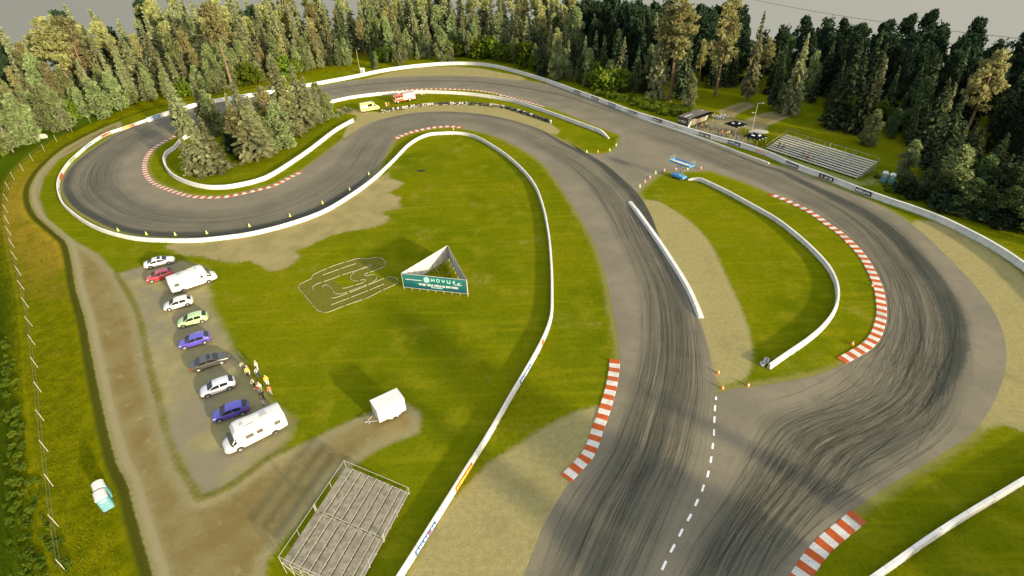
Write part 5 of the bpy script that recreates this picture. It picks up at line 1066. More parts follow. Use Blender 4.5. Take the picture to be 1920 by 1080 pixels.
a, ex, nn, L, pb = BP; up = Vector((0, 0, 1)); MINT = mat('mint_ink', (.42, .80, .66), .5, .04); WINK = mat('white_ink', (.80, .80, .76), .5, .04)
S0 = a + nn * .045
mb = MB(); write(mb, 'nOVUz', S0 + ex * L * .46 + up * 2.22, ex, up, nn, .50, .46, .42, .11, .012, 0)
cx = S0 + ex * L * .385 + up * 2.42      # the faceted mark beside the name
hexa = [cx + ex * (.52 * math.sin(PI / 3 * k)) + up * (.58 * math.cos(PI / 3 * k)) for k in range(6)]
mb.slab([hexa[0], hexa[5], hexa[4], cx + ex * -.1 + up * -.15], nn, .012); mb.slab([hexa[0] + ex * .1, cx + up * .1, cx + ex * .12 + up * -.5, hexa[2], hexa[1]], nn, .012); mb.slab([hexa[3], cx + ex * -.02 + up * -.1, hexa[4] + up * -.1], nn, .012)
x = L * .26
mb2 = MB()
for word in 'DVIGNI SVOJO VOZNJO NA NOVO RAVEN'.split(): x += write(mb2, word, S0 + ex * x + up * 1.26, ex, up, nn, .36, .145, .06, .05, .012, 0) + .16
for q, n_, z in ((L * .06, 24, 2.12), (L * .80, 12, 1.96)):
    r = random.Random(n_)
    for k in range(n_): w_ = r.uniform(.05, .10); mb2.slab([S0 + ex * q + up * z, S0 + ex * (q + w_) + up * z, S0 + ex * (q + w_) + up * (z + .11), S0 + ex * q + up * (z + .11)], nn, .012); q += w_ + .035
mb.slab([S0 + ex * L * .44 + up * .98, S0 + ex * L * .62 + up * .98, S0 + ex * L * .62 + up * 1.08, S0 + ex * L * .44 + up * 1.08], nn, .010)
mb2.slab([S0 + ex * L * .855 + up * 2.2, S0 + ex * L * .88 + up * 2.2, S0 + ex * L * .90 + up * 2.45, S0 + ex * L * .86 + up * 2.38], nn, .012)
mb.build('lettering', MINT, pb); mb2.build('lettering', WINK, pb)

# ------------------------------------------------------------------ low model-car circuit next to it
root = empty('model_car_circuit', (*P(640,540), 0)); tag(root, 'small model car circuit of pale edging on the infield grass', 'model circuit'); o2 = P(640,540)
ED = [[(340,720),(290,700),(200,596),(110,490),(105,465),(125,440),(180,412),(235,385),(250,350),(360,298),(480,250),(590,216),(700,185),(730,182),(770,192),(835,182),(900,175),(950,195),(974,230),(965,262),(920,287),(850,312),(775,338),(762,350),(790,358),(840,345),(870,350),(885,375),(875,400),(830,430),(700,480),(560,530),(500,540),(460,525),(430,480),(400,455),(365,450),(345,462),(345,480)],
 [(345,352),(510,293),(680,235)], [(258,510),(248,470),(290,440),(370,412),(450,385),(520,355)], [(540,350),(620,325),(700,300),(770,280),(835,262),(838,250),(820,250),(745,281),(680,310),(640,340),(625,365),(630,395),(680,412),(720,404),(760,395),(778,400),(740,430),(640,460),(570,482),(540,480)],
 [(430,580),(480,575),(600,532),(720,485),(850,430),(960,385),(1020,370),(1075,380),(1100,405),(1100,425),(1050,455),(950,500),(800,575),(680,618),(560,660),(480,692),(400,722),(340,722)], [(430,650),(700,546),(960,440)]]
M_EDGE = mat('pale_edging', (.30, .28, .17), .85, .2, 3)
for ln_ in ED:
    c, _ = catmull(PP([(540 + x / 5.333, 450 + y / 5.333) for x, y in ln_]), .3); t, n = normals2(c); mb = MB()
    for p, q in zip(c, n):
        for u, z in ((-.055, 0), (-.05, .07), (.05, .07), (.055, 0)): mb.v.append((p[0] + q[0] * u - o2[0], p[1] + q[1] * u - o2[1], z))
    for i in range(len(c) - 1):
        if i % 11 == 10: continue
        for j in range(3): mb.f.append((i * 4 + j, i * 4 + j + 1, i * 4 + j + 5, i * 4 + j + 4)[::-1]); mb.m.append(0)
    mb.build('edging', M_EDGE, root)

# ------------------------------------------------------------------ blue scissor lift
g = P(1272,334); ax = P(1284,338) - P(1262,330); ang = math.atan2(ax[1], ax[0]); LB = mat('lift_blue', (.06, .28, .58), .4, .08, 3)
root = empty('scissor_lift', (g[0], g[1], 0), ang); tag(root, 'blue scissor lift with its platform raised at the island tip', 'scissor lift')
mb = MB(); mb.box((0, 0, .55), (3.3, 1.5, .5), 0, 0, 0, .08); mb.box((-.4, 0, .86), (1.6, 1.1, .14), 0, 0, 0, .03); mb.build('chassis', LB, root)
for x in (-1.15, 1.15):
    for y in (-.7, .7): wheel(root, x, y, .33, .24)
mb = MB(); zt = 3.5
for y in (-.42, .42):
    for z0, z1 in ((.8, 2.15), (2.15, zt)): mb.bar((-1.3, y, z0), (1.3, y, z1), .05); mb.bar((1.3, y, z0), (-1.3, y, z1), .05)
for z in (.8, 2.15, zt): mb.bar((-1.3, -.42, z), (-1.3, .42, z), .04); mb.bar((1.3, -.42, z), (1.3, .42, z), .04)
mb.build('scissor_arm', M_GREYM, root)
mb = MB(); mb.box((.35, 0, zt + .08), (5.2, 1.75, .12)); mb.box((.35, .92, zt + .2), (5.2, .08, .34)); mb.box((.35, -.92, zt + .2), (5.2, .08, .34)); mb.box((2.98, 0, zt + .2), (.08, 1.76, .34)); mb.box((-2.28, 0, zt + .2), (.08, 1.76, .34)); pf = mb.build('platform', LB, root)
mb = MB(); mb.box((.35, 0, zt + .16), (4.9, .9, .03)); mb.build('walkway', mat('lift_walkway', (.55, .50, .42), .7), pf)
mb = MB()
for x0, x1 in ((-2.28, -1.5), (2.2, 2.98)):
    for y in (-.9, .9): mb.bar((x0, y, zt + .2), (x0, y, zt + 1.15), .025, 0, 5); mb.bar((x1, y, zt + .2), (x1, y, zt + 1.15), .025, 0, 5); mb.bar((x0, y, zt + 1.15), (x1, y, zt + 1.15), .025, 0, 5)
    e_ = x0 if x0 < 0 else x1
    for z in (.7, 1.15): mb.bar((e_, -.9, zt + z), (e_, .9, zt + z), .025, 0, 5)
mb.build('guard_rail', M_TUBE, root)

# ------------------------------------------------------------------ hospitality kiosk, canopies, lamps
k0, k1, k2, k3 = P(1272,217.5,2.7), P(1292,222.5,2.7), P(1330,209,2.7), P(1311,204,2.7); ctr = (k0 + k1 + k2 + k3) / 4; d = (k2 - k1) + (k3 - k0); ang = math.atan2(d[1], d[0]); Lk = np.linalg.norm(d) / 2; Wk = (np.linalg.norm(k1 - k0) + np.linalg.norm(k2 - k3)) / 2
root = empty('hospitality_kiosk', (ctr[0], ctr[1], 0), ang); tag(root, 'dark hospitality kiosk with an open black awning behind the far barrier', 'kiosk'); KD = mat('kiosk_dark', (.040, .046, .038), .55, .12, 2); KR = mat('kiosk_roof', (.125, .105, .085), .6, .15, 1.5)
mb = MB(); mb.box((0, 0, 1.42), (Lk, Wk, 2.5), 0, 0, 0, .05); mb.build('body', KD, root)
mb = MB(); mb.box((0, 0, 2.70), (Lk + .1, Wk + .1, .07), 0, 0, 0, .015); rf = mb.build('roof', KR, root)
mb = MB(); mb.box((-Lk * .22, .1, 2.745), (Lk * .34, .22, .02)); mb.box((-Lk * .43, -.05, 2.745), (.5, .25, .02)); mb.box((Lk * .42, .1, 2.745), (.75, .2, .02), 0, .3); mb.box((Lk * .3, .2, 2.745), (.45, .4, .02), 1); mb.build('lettering', [WINK, ORG], rf)
mb = MB(); mb.slab([(-Lk * .36, -Wk / 2, 2.62), (Lk * .50, -Wk / 2, 2.62), (Lk * .50, -Wk / 2 - 1.75, 2.72), (-Lk * .36, -Wk / 2 - 1.75, 2.72)][::-1], (0, 0, 1), .06); mb.build('awning', mat('black_canvas', (.006, .006, .007), .9, .1, 3, 0, 0, .1), root)
mb = MB()
for x in (-Lk * .34, Lk * .48): mb.bar((x, -Wk / 2 - 1.68, 0), (x, -Wk / 2 - 1.68, 2.7), .035)
mb.build('awning_post', M_TUBE, root)
mb = MB(); mb.box((.2, -Wk / 2 - .02, 1.25), (Lk * .78, .05, 1.7)); mb.build('counter_front', mat('kiosk_front', (.20, .17, .12), .7, .3, 2), root)
mb = MB(); x0_ = -Lk / 2
mb.slab([(x0_ + .15, -Wk / 2 - .03, .3), (x0_ + .5, -Wk / 2 - .03, .3), (x0_ + 1.3, -Wk / 2 - .03, 1.7), (x0_ + .95, -Wk / 2 - .03, 1.7)], (0, -1, 0), .03); mb.slab([(Lk / 2 - 1.5, -Wk / 2 - .03, .7), (Lk / 2 - 1.2, -Wk / 2 - .03, .7), (Lk / 2 - .3, -Wk / 2 - .03, 2.2), (Lk / 2 - .7, -Wk / 2 - .03, 2.2)], (0, -1, 0), .03)
mb.slab([(x0_ + .55, -Wk / 2 - .03, .3), (x0_ + .85, -Wk / 2 - .03, .3), (x0_ + 1.1, -Wk / 2 - .03, .8), (x0_ + .9, -Wk / 2 - .03, .8)], (0, -1, 0), .03, 1); mb.build('flash', [WINK, ORG], root)
mb = MB(); write(mb, 'e-TRACK', (x0_ - .01, Wk / 2 - .22, 1.35), (0, -1, 0), (0, 0, 1), (-1, 0, 0), .42, .26, .10, .075, .02); mb.build('lettering', WINK, root)
CANV = mat('black_canvas', (.006, .006, .007))
def canopy(a, b_, c, d_, label):
    q = [P(*v, 2.35) for v in (a, b_, c, d_)]; ctr = sum(q) / 4; e = q[2] - q[0]; ang = math.atan2(e[1], e[0]) + PI / 4; s = (np.linalg.norm(q[0] - q[2]) + np.linalg.norm(q[1] - q[3])) / 2 / math.sqrt(2) / 2
    root = empty('canopy_tent', (ctr[0], ctr[1], 0), ang); tag(root, label, 'canopy', 'black canopies by the barrier')
    mb = MB(); V = [(-s, -s, 2.1), (s, -s, 2.1), (s, s, 2.1), (-s, s, 2.1), (-s, -s, 2.32), (s, -s, 2.32), (s, s, 2.32), (-s, s, 2.32), (0, 0, 3.05)]
    mb.add(V, [(0, 1, 5, 4), (1, 2, 6, 5), (2, 3, 7, 6), (3, 0, 4, 7), (4, 5, 8), (5, 6, 8), (6, 7, 8), (7, 4, 8), (3, 2, 1, 0)]); rf = mb.build('roof', CANV, root)
    mb = MB()
    for k in range(4):
        r_ = Matrix.Rotation(PI / 2 * k, 4, 'Z'); pts = [r_ @ Vector(p) for p in ((-.45, -s * .62, 2.62), (.45, -s * .62, 2.62), (.40, -s * .45, 2.75), (-.40, -s * .45, 2.75))]; n_ = (pts[1] - pts[0]).cross(pts[3] - pts[0]).normalized()
        mb.slab([p + n_ * .01 for p in pts], n_, .012)
        for j in range(3): p = r_ @ Vector((-s * .6 + s * .6 * j, -s - .012, 2.16)); mb.box(p, (.3 if k % 2 == 0 else .02, .02 if k % 2 == 0 else .3, .10))
    mb.build('print', WINK, rf)
    for x in (-s + .06, s - .06):
        for y in (-s + .06, s - .06): mb = MB(); mb.bar((x, y, 0), (x, y, 2.2), .035); mb.build('leg', M_TUBE, root)
canopy((1360,231),(1379.5,225),(1398,232.5),(1381,239), 'black peaked canopy nearer the dark kiosk'); canopy((1396,254),(1416,247),(1437,255),(1418,262.5), 'black peaked canopy nearer the far grandstand')
def lamp_post(base, h, label, arm=True, name='lamp_post'):
    g = P(*base); root = empty(name, (g[0], g[1], float(height(*g)[0]))); tag(root, label, 'lamp post')
    mb = MB(); mb.bar((0, 0, -.2), (0, 0, h), .09, 0, 8, .05); mb.build('pole', M_TUBE, root)
    mb = MB(); mb.bar((0, 0, h - .1), (.9, -.3, h + .1), .04); mb.box((1.1, -.37, h + .1), (.6, .25, .14), 0, -.3, 0, .03)
    if arm: mb.bar((0, 0, h * .68), (-.8, -.3, h * .70), .04); mb.box((-.95, -.36, h * .7), (.5, .25, .14), 0, .3, 0, .03)
    mb.build('lamp_head', M_TUBE, root)
lamp_post((1409,248), 7.6, 'pale lamp post on a concrete pad between the black canopies')
lamp_post((675.5,136), 8.6, 'thin lamp post beside the white cabinet at the far barrier', False)
g = P(1422,247); mb = MB(); mb.lathe([(2.3, 0), (2.3, .07), (2.2, .09)], 0, 20); o = mb.build('concrete_pad', mat('pad_concrete', (.42, .39, .32), .8, .12, 1.5)); o.location = (g[0], g[1], 0); o.scale = (1.15, .7, 1); tag(o, 'round pale concrete pad at the foot of the lamp post', 'concrete pad')
g = P(680.5,138); root = empty('electric_cabinet', (g[0], g[1], 0), -.25); tag(root, 'white electric cabinet behind the far barrier', 'cabinet')
mb = MB(); mb.box((0, 0, 1.0), (1.5, .8, 2.0), 0, 0, 0, .03); mb.build('body', SHUT, root); mb = MB(); mb.box((0, 0, 2.04), (1.6, .9, .08), 0, 0, 0, .02); mb.build('roof', SHUT, root); mb = MB(); mb.box((0, -.41, 1.0), (1.2, .03, 1.7)); mb.build('door', M_LGREY, root)

# picnic furniture between kiosk and canopies
M_CH = mat('grey_furniture', (.40, .40, .40), .5, .1, 3)
def chair(x, y, rz, label):
    root = empty('folding_chair', (x, y, 0), rz); tag(root, label, 'chair', 'pale folding chairs by the kiosk')
    mb = MB(); mb.box((0, 0, .44), (.46, .46, .05), 0, 0, 0, .015); mb.build('seat', M_CH, root); mb = MB(); mb.box((-.23, 0, .75), (.05, .46, .5), 0, 0, -.15, .015); mb.build('backrest', M_CH, root)
    for sx in (-.2, .2):
        for sy in (-.2, .2): mb = MB(); mb.bar((sx * 1.2, sy, 0), (sx, sy, .44), .018, 0, 5); mb.build('leg', M_TUBE, root)
tb = [(1343,222.5), (1350,223.5), (1358,221)]; wh = ['end of the set nearest the kiosk', 'middle of the set', 'end of the set nearest the canopy']
for k, q in enumerate(tb):
    g = P(*q); root = empty('folding_table', (g[0], g[1], 0), ang + .2 * k); tag(root, f'pale folding table at the {wh[k]}', 'table', 'pale folding tables by the kiosk')
    mb = MB(); mb.box((0, 0, .73), (1.7, .8, .05), 0, 0, 0, .015); mb.build('tabletop', M_CH, root)
    for sx in (-.7, .7):
        for sy in (-.32, .32): mb = MB(); mb.bar((sx, sy, 0), (sx, sy, .71), .025, 0, 5); mb.build('leg', M_TUBE, root)
    for j, (dx, dy, r_) in enumerate([(-.45, .8, -PI / 2), (.45, .85, -PI / 2), (-.4, -.8, PI / 2), (.5, -.85, PI / 2)]):
        ca, sa = math.cos(ang + .2 * k), math.sin(ang + .2 * k); chair(g[0] + dx * ca - dy * sa, g[1] + dx * sa + dy * ca, ang + .2 * k + r_ + random.uniform(-.3, .3), f'pale folding chair round the table at the {wh[k]}')

# ------------------------------------------------------------------ tyres, cones, posts, small things
M_TW = mat('old_white_tyre', (.40, .38, .33), .85, .25, 5); M_GTY = mat('grey_tyre', (.075, .068, .055), .9, .3, 5)
def tyre_stack(x, y, n, label, r=.33, group=None, m=None):
    root = empty('tyre_stack', (x, y, 0), random.uniform(0, 6)); tag(root, label, 'tyre stack', group)
    for k in range(n):
        mb = MB(); o_ = (random.uniform(-.03, .03), random.uniform(-.03, .03))
        w_ = .21; mb.lathe([(r * .55, .03), (r * .85, .0), (r, .05), (r, w_ - .05), (r * .85, w_), (r * .55, w_ - .03), (r * .5, w_ * .5), (r * .55, .03)], 0, 14, cap=False)
        t = mb.build('tyre', m or random.choices([M_TW, M_TYRE, M_GTY], [.25, .3, .45])[0], root, True); t.location = (o_[0], o_[1], k * w_)
    return root
line, _ = catmull(PP([(717,211),(735,207.5),(755,204.5),(785,200),(815,197.5),(842,196.5),(875,196.5),(905,198),(930,200.5),(957,206),(980,213),(1005,221),(1033,230.5)]), .3); line, _s = resample(line, .74)
protos = [tyre_stack(0, 0, 4, 'stack of worn tyres in the curved tyre wall', .36, 'stacks in the tyre wall') for _ in range(9)]
for i, p in enumerate(line):
    o = protos[i] if i < 9 else copy_tree(protos[random.randrange(9)]); o.location = (p[0] + random.uniform(-.08, .08), p[1] + random.uniform(-.1, .1), 0); o.rotation_euler = (random.gauss(0, .04), random.gauss(0, .04), random.uniform(0, 6.28))
    f = i / (len(line) - 1); seg = ['at the end by the ambulance', 'below the fire engine', 'at the top of its curve', 'on its falling side', 'at the end by the grass tip'][min(4, int(f * 5))]
    o['label'] = f'stack of worn tyres in the curved tyre wall, {seg}'
for q, lab in (((1429.5,684.5), 'black and white tyre stack nearest the camera at the barrier end'), ((1435,681), 'middle tyre stack of three at the barrier end'), ((1436.5,677), 'farthest tyre stack of three at the barrier end')):
    g = P(*q); tyre_stack(g[0], g[1], 2, lab, .36, 'tyre stacks at the barrier end', M_TW)
M_CY = mat('cone_lime', (.55, .66, .03), .5, .06, 4); M_CO = mat('cone_orange', (.72, .20, .02), .5, .06, 4)
def cone(px, m, col, label, group, h=.72):
    g = P(*px); root = empty('traffic_cone', (g[0], g[1], .015), random.uniform(0, 3)); tag(root, label, 'cone', group)
    mb = MB(); mb.box((0, 0, .025), (.42, .42, .05), 0, 0, 0, .015); mb.build('base', m, root)
    mb = MB(); mb.lathe([(.17, .05), (.11, h * .45), (.04, h), (.0, h)], 0, 12, cap=False); c = mb.build('cone_body', m, root, True)
    mb = MB(); mb.lathe([(.128, h * .38), (.095, h * .60)], 0, 12, cap=False); mb.build('reflective_band', M_LINE, root, True)
wl = ['nearest the left hairpin apex', 'second along the hairpin wall from the left', 'third along the hairpin wall from the left', 'by the bare earth corner', 'midway along the rising wall', 'above the bare earth patch', 'third last before the infield tip', 'second last before the infield tip', 'last before the infield tip']
for q, l_ in zip([(222,433),(275,440),(329,441),(388,438),(468,425),(544,406),(605,382),(656,357),(692,328)], wl): cone(q, M_CY, 'lime', f'lime cone at the hairpin barrier, {l_}', 'lime cones along the hairpin barrier')
for q, m, c_, l_ in [((1100,286),M_CY,'lime','at the left end of the grass tip'),((1121,286),M_CO,'orange','between the lime cones on the grass tip'),((1143,283),M_CY,'lime','right of the orange cone on the grass tip'),((1155,273.5),M_CY,'lime','highest on the rounded grass tip'),((1199.5,351),M_CY,'lime','at the lowest corner of the right island'),((1209,342.5),M_CO,'orange','next to the lowest cone of the right island'),((1218.5,334),M_CO,'orange','just below the upper lime cone'),((1229,325.5),M_CY,'lime','at the corner where the right island turns'),((1245.5,321),M_CO,'orange','left of the blue lift'),((1267,318.5),M_CO,'orange','behind the blue lift base'),((1289,318.5),M_CY,'lime','under the raised lift platform'),((1314,317),M_CO,'orange','right of the blue lift by itself')]:
    cone(q, m, c_, f'{c_} cone {l_}', 'cones round the link road')
for q, l_ in [((1346.5,700),'on the pale gravel above the corner'),((1354.5,729),'at the tip of the gravel corner'),((1402.5,724),'at the gravel edge by the tyre stacks'),((1598,646),'behind the end of the long kerb'),((1635,537),'beside the long kerb halfway round'),((1586.5,455.5),'beside the long kerb near its start'),((850,243.5),'on the short kerb at the infield tip'),((939,180.5),'on the kerb behind the fire engine')]:
    cone(q, M_CO, 'orange', f'orange cone {l_}', 'single orange cones', .6)
posts = [(170,230),(136,248),(107,266),(84,284),(62,302),(44,321),(27,337),(18,356),(15.5,378),(15,399),(17,420),(21,441),(27,464),(32,488),(40,517),(46,543.5),(54,577),(61,612),(66,647),(71,689),(78,736),(83,789),(90.5,847),(100,912),(110,987),(124,1071)]
M_POST = mat('post_white', (.52, .48, .40), .6, .1, 3); mb = MB(); mb.bar((0, 0, -.6), (0, 0, 2.0), .026, 0, 6); mb.bar((0, 0, 2.0), (0, 0, 2.03), .036, 0, 6)
proto = mb.build('marker_post', M_POST)
def ordn(k): return ['first', 'second', 'third', 'fourth', 'fifth', 'sixth', 'seventh', 'eighth', 'ninth', 'tenth', 'eleventh', 'twelfth', 'thirteenth'][k]
for i, q in enumerate(posts):
    g = P(*q); o = proto if i == 0 else proto.copy()
    if i: COL.objects.link(o)
    o.location = (g[0], g[1], float(height(*g)[0]) * 0); o.rotation_euler = (random.gauss(0, .03), random.gauss(0, .03), 0)
    lab = f'thin pale marker post on the bank, {ordn(i)} from the far end' if i < 13 else f'thin pale marker post on the bank, {ordn(25 - i)} from the near end'
    tag(o, lab, 'post', 'marker posts along the grass bank')
pw = [P(*q) for q in posts]; mb = MB()
for a, c in zip(pw[:-1], pw[1:]):
    for z in (1.1, 1.9): mb.bar((*a, z), (*c, z), .006, 0, 3, cap=False)
tag(mb.build('fence_wire', M_GREYM), 'thin fence wires strung between the pale marker posts', 'wire', kind=None)
g = P(790,320.5); mb = MB(); mb.lathe([(.95, 0), (.95, .05), (.85, .07)], 0, 18); o = mb.build('rubber_mat', mat('mat_black', (.008, .008, .008), .9)); o.location = (g[0], g[1], .01); o.scale = (1, .55, 1); tag(o, 'small round black mat lying on the infield grass', 'mat')
def boulder(px, s, label, sd=0):
    g = P(*px); bm = bmesh.new(); bmesh.ops.create_icosphere(bm, subdivisions=3, radius=1); r = random.Random(sd); ph = [(Vector((r.gauss(0, 1), r.gauss(0, 1), r.gauss(0, 1))).normalized(), r.uniform(.55, .95)) for _ in range(14)]
    for v in bm.verts:
        for d_, k in ph:
            e = v.co.dot(d_) - k
            if e > 0: v.co -= d_ * e
    me = bpy.data.meshes.new('boulder'); bm.to_mesh(me); bm.free(); me.materials.append(mat('rock', (.36, .35, .29), .9, .25, 1.2, 0, 0, .2, .4)); o = bpy.data.objects.new('boulder', me); COL.objects.link(o); o.location = (g[0], g[1], float(height(*g)[0]) + s * .3); o.scale = (s, s * .8, s * .65); o.rotation_euler = (0, 0, r.uniform(0, 6)); tag(o, label, 'boulder')
boulder((81,259), 1.5, 'large pale boulder in front of the left wood', 1)
# overhead cable crossing the sky above the right wood
a, d_ = P(1300,-28, 34), P(2150,94, 34); mb = MB(); n = 24; a3, d3 = Vector((*a, 34)), Vector((*d_, 34)); pts = [a3.lerp(d3, k / n) - Vector((0, 0, 6 * (k / n) * (1 - k / n))) for k in range(n + 1)]
for k in range(n): mb.bar(pts[k], pts[k + 1], .03, 0, 4, cap=False)
tag(mb.build('overhead_cable', M_PLASTIC), 'thin overhead cable crossing the sky above the right wood', 'cable')

# ------------------------------------------------------------------ people
def skin_mesh(name, pts, edges, rad, m, levels=1):
    me = bpy.data.meshes.new(name); me.from_pydata([tuple(p) for p in pts], edges, []); o = bpy.data.objects.new(name, me); COL.objects.link(o)
    md = o.modifiers.new('s', 'SKIN'); sv = me.skin_vertices[0].data
    for i, r in enumerate(rad): sv[i].radius = (r, r) if not isinstance(r, tuple) else r; sv[i].use_root = (i == 0)
    if levels: sb = o.modifiers.new('b', 'SUBSURF'); sb.levels = levels; sb.render_levels = levels
    dg = bpy.context.evaluated_depsgraph_get(); dg.update(); r_ = bpy.data.meshes.new_from_object(o.evaluated_get(dg)); bpy.data.objects.remove(o); r_.materials.clear(); r_.materials.append(m); r_.polygons.foreach_set('use_smooth', [True] * len(r_.polygons)); return r_
M_SKIN = mat('skin', (.50, .30, .20), .6, .08, 6)
def figure(pose):
    """returns the meshes of one standing body: skin, shirt, trousers, shoes, hair"""
    st, arm, bend = pose      # stride, arm raise, forward lean
    hipz = .90 if st != 'sit' else .45; sd = 0 if st == 'sit' else st
    V = [(0, 0, hipz), (0.0, 0, hipz + .22), (bend * .3, 0, hipz + .42), (bend * .45, 0, hipz + .55), (bend * .55 + .02, 0, hipz + .66), (bend * .6 + .04, 0, hipz + .75), (bend * .6 + .03, 0, hipz + .84)]
    Rr = [.14, .13, (.13, .16), .085, .055, .088, .07]; E = [(i, i + 1) for i in range(6)]
    hands = []
    for s_ in (1, -1):
        sh_ = (bend * .42, s_ * .19, hipz + .51); k = arm if s_ > 0 else arm * .3
        el = (bend * .42 + .05 + k * .12, s_ * .26, hipz + .24 + k * .1); wr = (bend * .42 + .14 + k * .25, s_ * .24, hipz + .02 + k * .38); pm_ = (wr[0] + .03 + k * .05, wr[1], wr[2] - .08 + k * .1)
        i = len(V); V += [sh_, el, wr, pm_]; Rr += [.058, .043, .030, (.038, .02)]; E += [(3, i), (i, i + 1), (i + 1, i + 2), (i + 2, i + 3)]; hands.append((Vector(pm_), (Vector(pm_) - Vector(wr)).normalized(), s_, i + 3))
        lx = sd * .22 * s_; hp = (0, s_ * .09, hipz - .04)
        if st == 'sit': kn, an, to = (.42, s_ * .11, hipz - .0), (.44, s_ * .11, .09), (.58, s_ * .12, .04)
        else: kn, an, to = (lx * .55 + .04, s_ * .105, .49), (lx, s_ * .11, .09), (lx + .15, s_ * .125, .04)
        i = len(V); V += [hp, kn, an, to]; Rr += [.088, .062, .042, (.045, .035)]; E += [(0, i), (i, i + 1), (i + 1, i + 2), (i + 2, i + 3)]
    hd, ha = 5, 6
    # face: nose, chin and ears grow from the head; five fingers grow from each palm
    hx, hz = V[5][0], V[5][2]
    for p, r_ in (((hx + .105, 0, hz + .01), .014), ((hx + .055, 0, hz - .075), .035), ((hx, .088, hz), .016), ((hx, -.088, hz), .016)): V.append(p); Rr.append(r_); E.append((5, len(V) - 1))
    for pm_, dr, s_, ip in hands:
        side = Vector((0, 1, 0)).cross(dr).normalized(); fx_ = side
        for f, (o_, l_) in enumerate([(-.028, .066), (-.010, .078), (.010, .073), (.027, .058)]):
            a_ = pm_ + fx_ * o_ + dr * .035; b__ = a_ + dr * l_ * .5 + Vector((0, -s_ * .006, 0)); c__ = b__ + dr * l_ * .42 + Vector((0, -s_ * .020, 0)); i = len(V); V += [tuple(a_), tuple(b__), tuple(c__)]; Rr += [.0095, .0085, .007]; E += [(ip, i), (i, i + 1), (i + 1, i + 2)]
        a_ = pm_ - fx_ * .035; b__ = a_ - fx_ * .022 + dr * .03; c__ = b__ + dr * .028; i = len(V); V += [tuple(a_), tuple(b__), tuple(c__)]; Rr += [.012, .010, .008]; E += [(ip, i), (i, i + 1), (i + 1, i + 2)]
    body = skin_mesh('person_body', V, E, Rr, M_SKIN)
    A1, A2 = 7, 7 + 8
    q = [0, 1, 2, 3, 7, 8, 15, 16]; half = lambda a, c, f: tuple(a[k] + (c[k] - a[k]) * f for k in range(3))
    sv = [V[0], V[1], V[2], V[3], V[7], V[8], V[15], V[16], half(V[8], V[9], .8), half(V[16], V[17], .8), (V[3][0] + .01, 0, V[3][2] + .05)]
    shirt = skin_mesh('shirt', sv, [(0, 1), (1, 2), (2, 3), (3, 4), (4, 5), (3, 6), (6, 7), (5, 8), (7, 9), (3, 10)], [.150, .142, (.138, .168), .10, .070, .055, .070, .055, .042, .042, .065], M_SKIN)
    tv = [(0, 0, hipz + .06), V[11], V[12], half(V[12], V[13], .92), V[19], V[20], half(V[20], V[21], .92)]
    trou = skin_mesh('trousers', tv, [(0, 1), (1, 2), (2, 3), (0, 4), (4, 5), (5, 6)], [.142, .098, .074, .058, .098, .074, .058], M_SKIN)
    mb = MB()
    for i in (13, 21): a_ = V[i]; mb.box((a_[0] + .07, a_[1], .045), (.27, .11, .09), 0, 0, 0, .03)
    mb2 = MB(); n = 12
    mb2.lathe([(.096, -.02), (.104, .03), (.098, .075), (.07, .115), (.03, .13), (0, .132)], 0, n, (hx - .018, 0, hz + .02), cap=False)
    return body, shirt, trou, mb, mb2
POSES = [figure((.35, .1, .0)), figure((.8, .9, .08)), figure((.15, 1.6, .02)), figure(('sit', .7, .12))]
CL = {'white': (.68, .66, .62), 'orange': (.62, .14, .02), 'yellow': (.70, .46, .03), 'blue': (.10, .18, .42), 'red': (.55, .07, .03), 'dark': (.035, .035, .04), 'grey': (.25, .25, .24), 'jeans': (.10, .14, .24), 'tan': (.40, .28, .17), 'olive': (.16, .19, .08), 'lightblue': (.30, .40, .55), 'hivis': (.70, .72, .10)}
HAIR = {'dark hair': (.03, .022, .016), 'brown hair': (.11, .065, .03), 'fair hair': (.50, .40, .20)}
def person(px, shirt, trou, hair, label, group, pose=0, rz=None, z=0.0, at_=None):
    g = P(*px) if at_ is None else at_; body, sm, tm, mb, mb2 = POSES[pose]
    root = bpy.data.objects.new('person', body); COL.objects.link(root); root.location = (g[0], g[1], z + .01); root.rotation_euler = (0, 0, random.uniform(0, 6.28) if rz is None else rz); s = random.uniform(.92, 1.0); root.scale = (s, s, s)
    tag(root, label, 'person', group)
    for nm, me, c in (('shirt', sm, CL[shirt]), ('trousers', tm, CL[trou])):
        m2 = me.copy(); m2.materials.clear(); m2.materials.append(mat(f'cloth_{shirt if nm == "shirt" else trou}', c, .85, .12, 8)); o = bpy.data.objects.new(nm, m2); COL.objects.link(o); o.parent = root
    mb.build('shoe_pair', M_PLASTIC, root); mb2.build('hair', mat('hair_' + hair, HAIR[hair], .7, .2, 20), root, True)
g1 = 'people standing beside the parked cars'
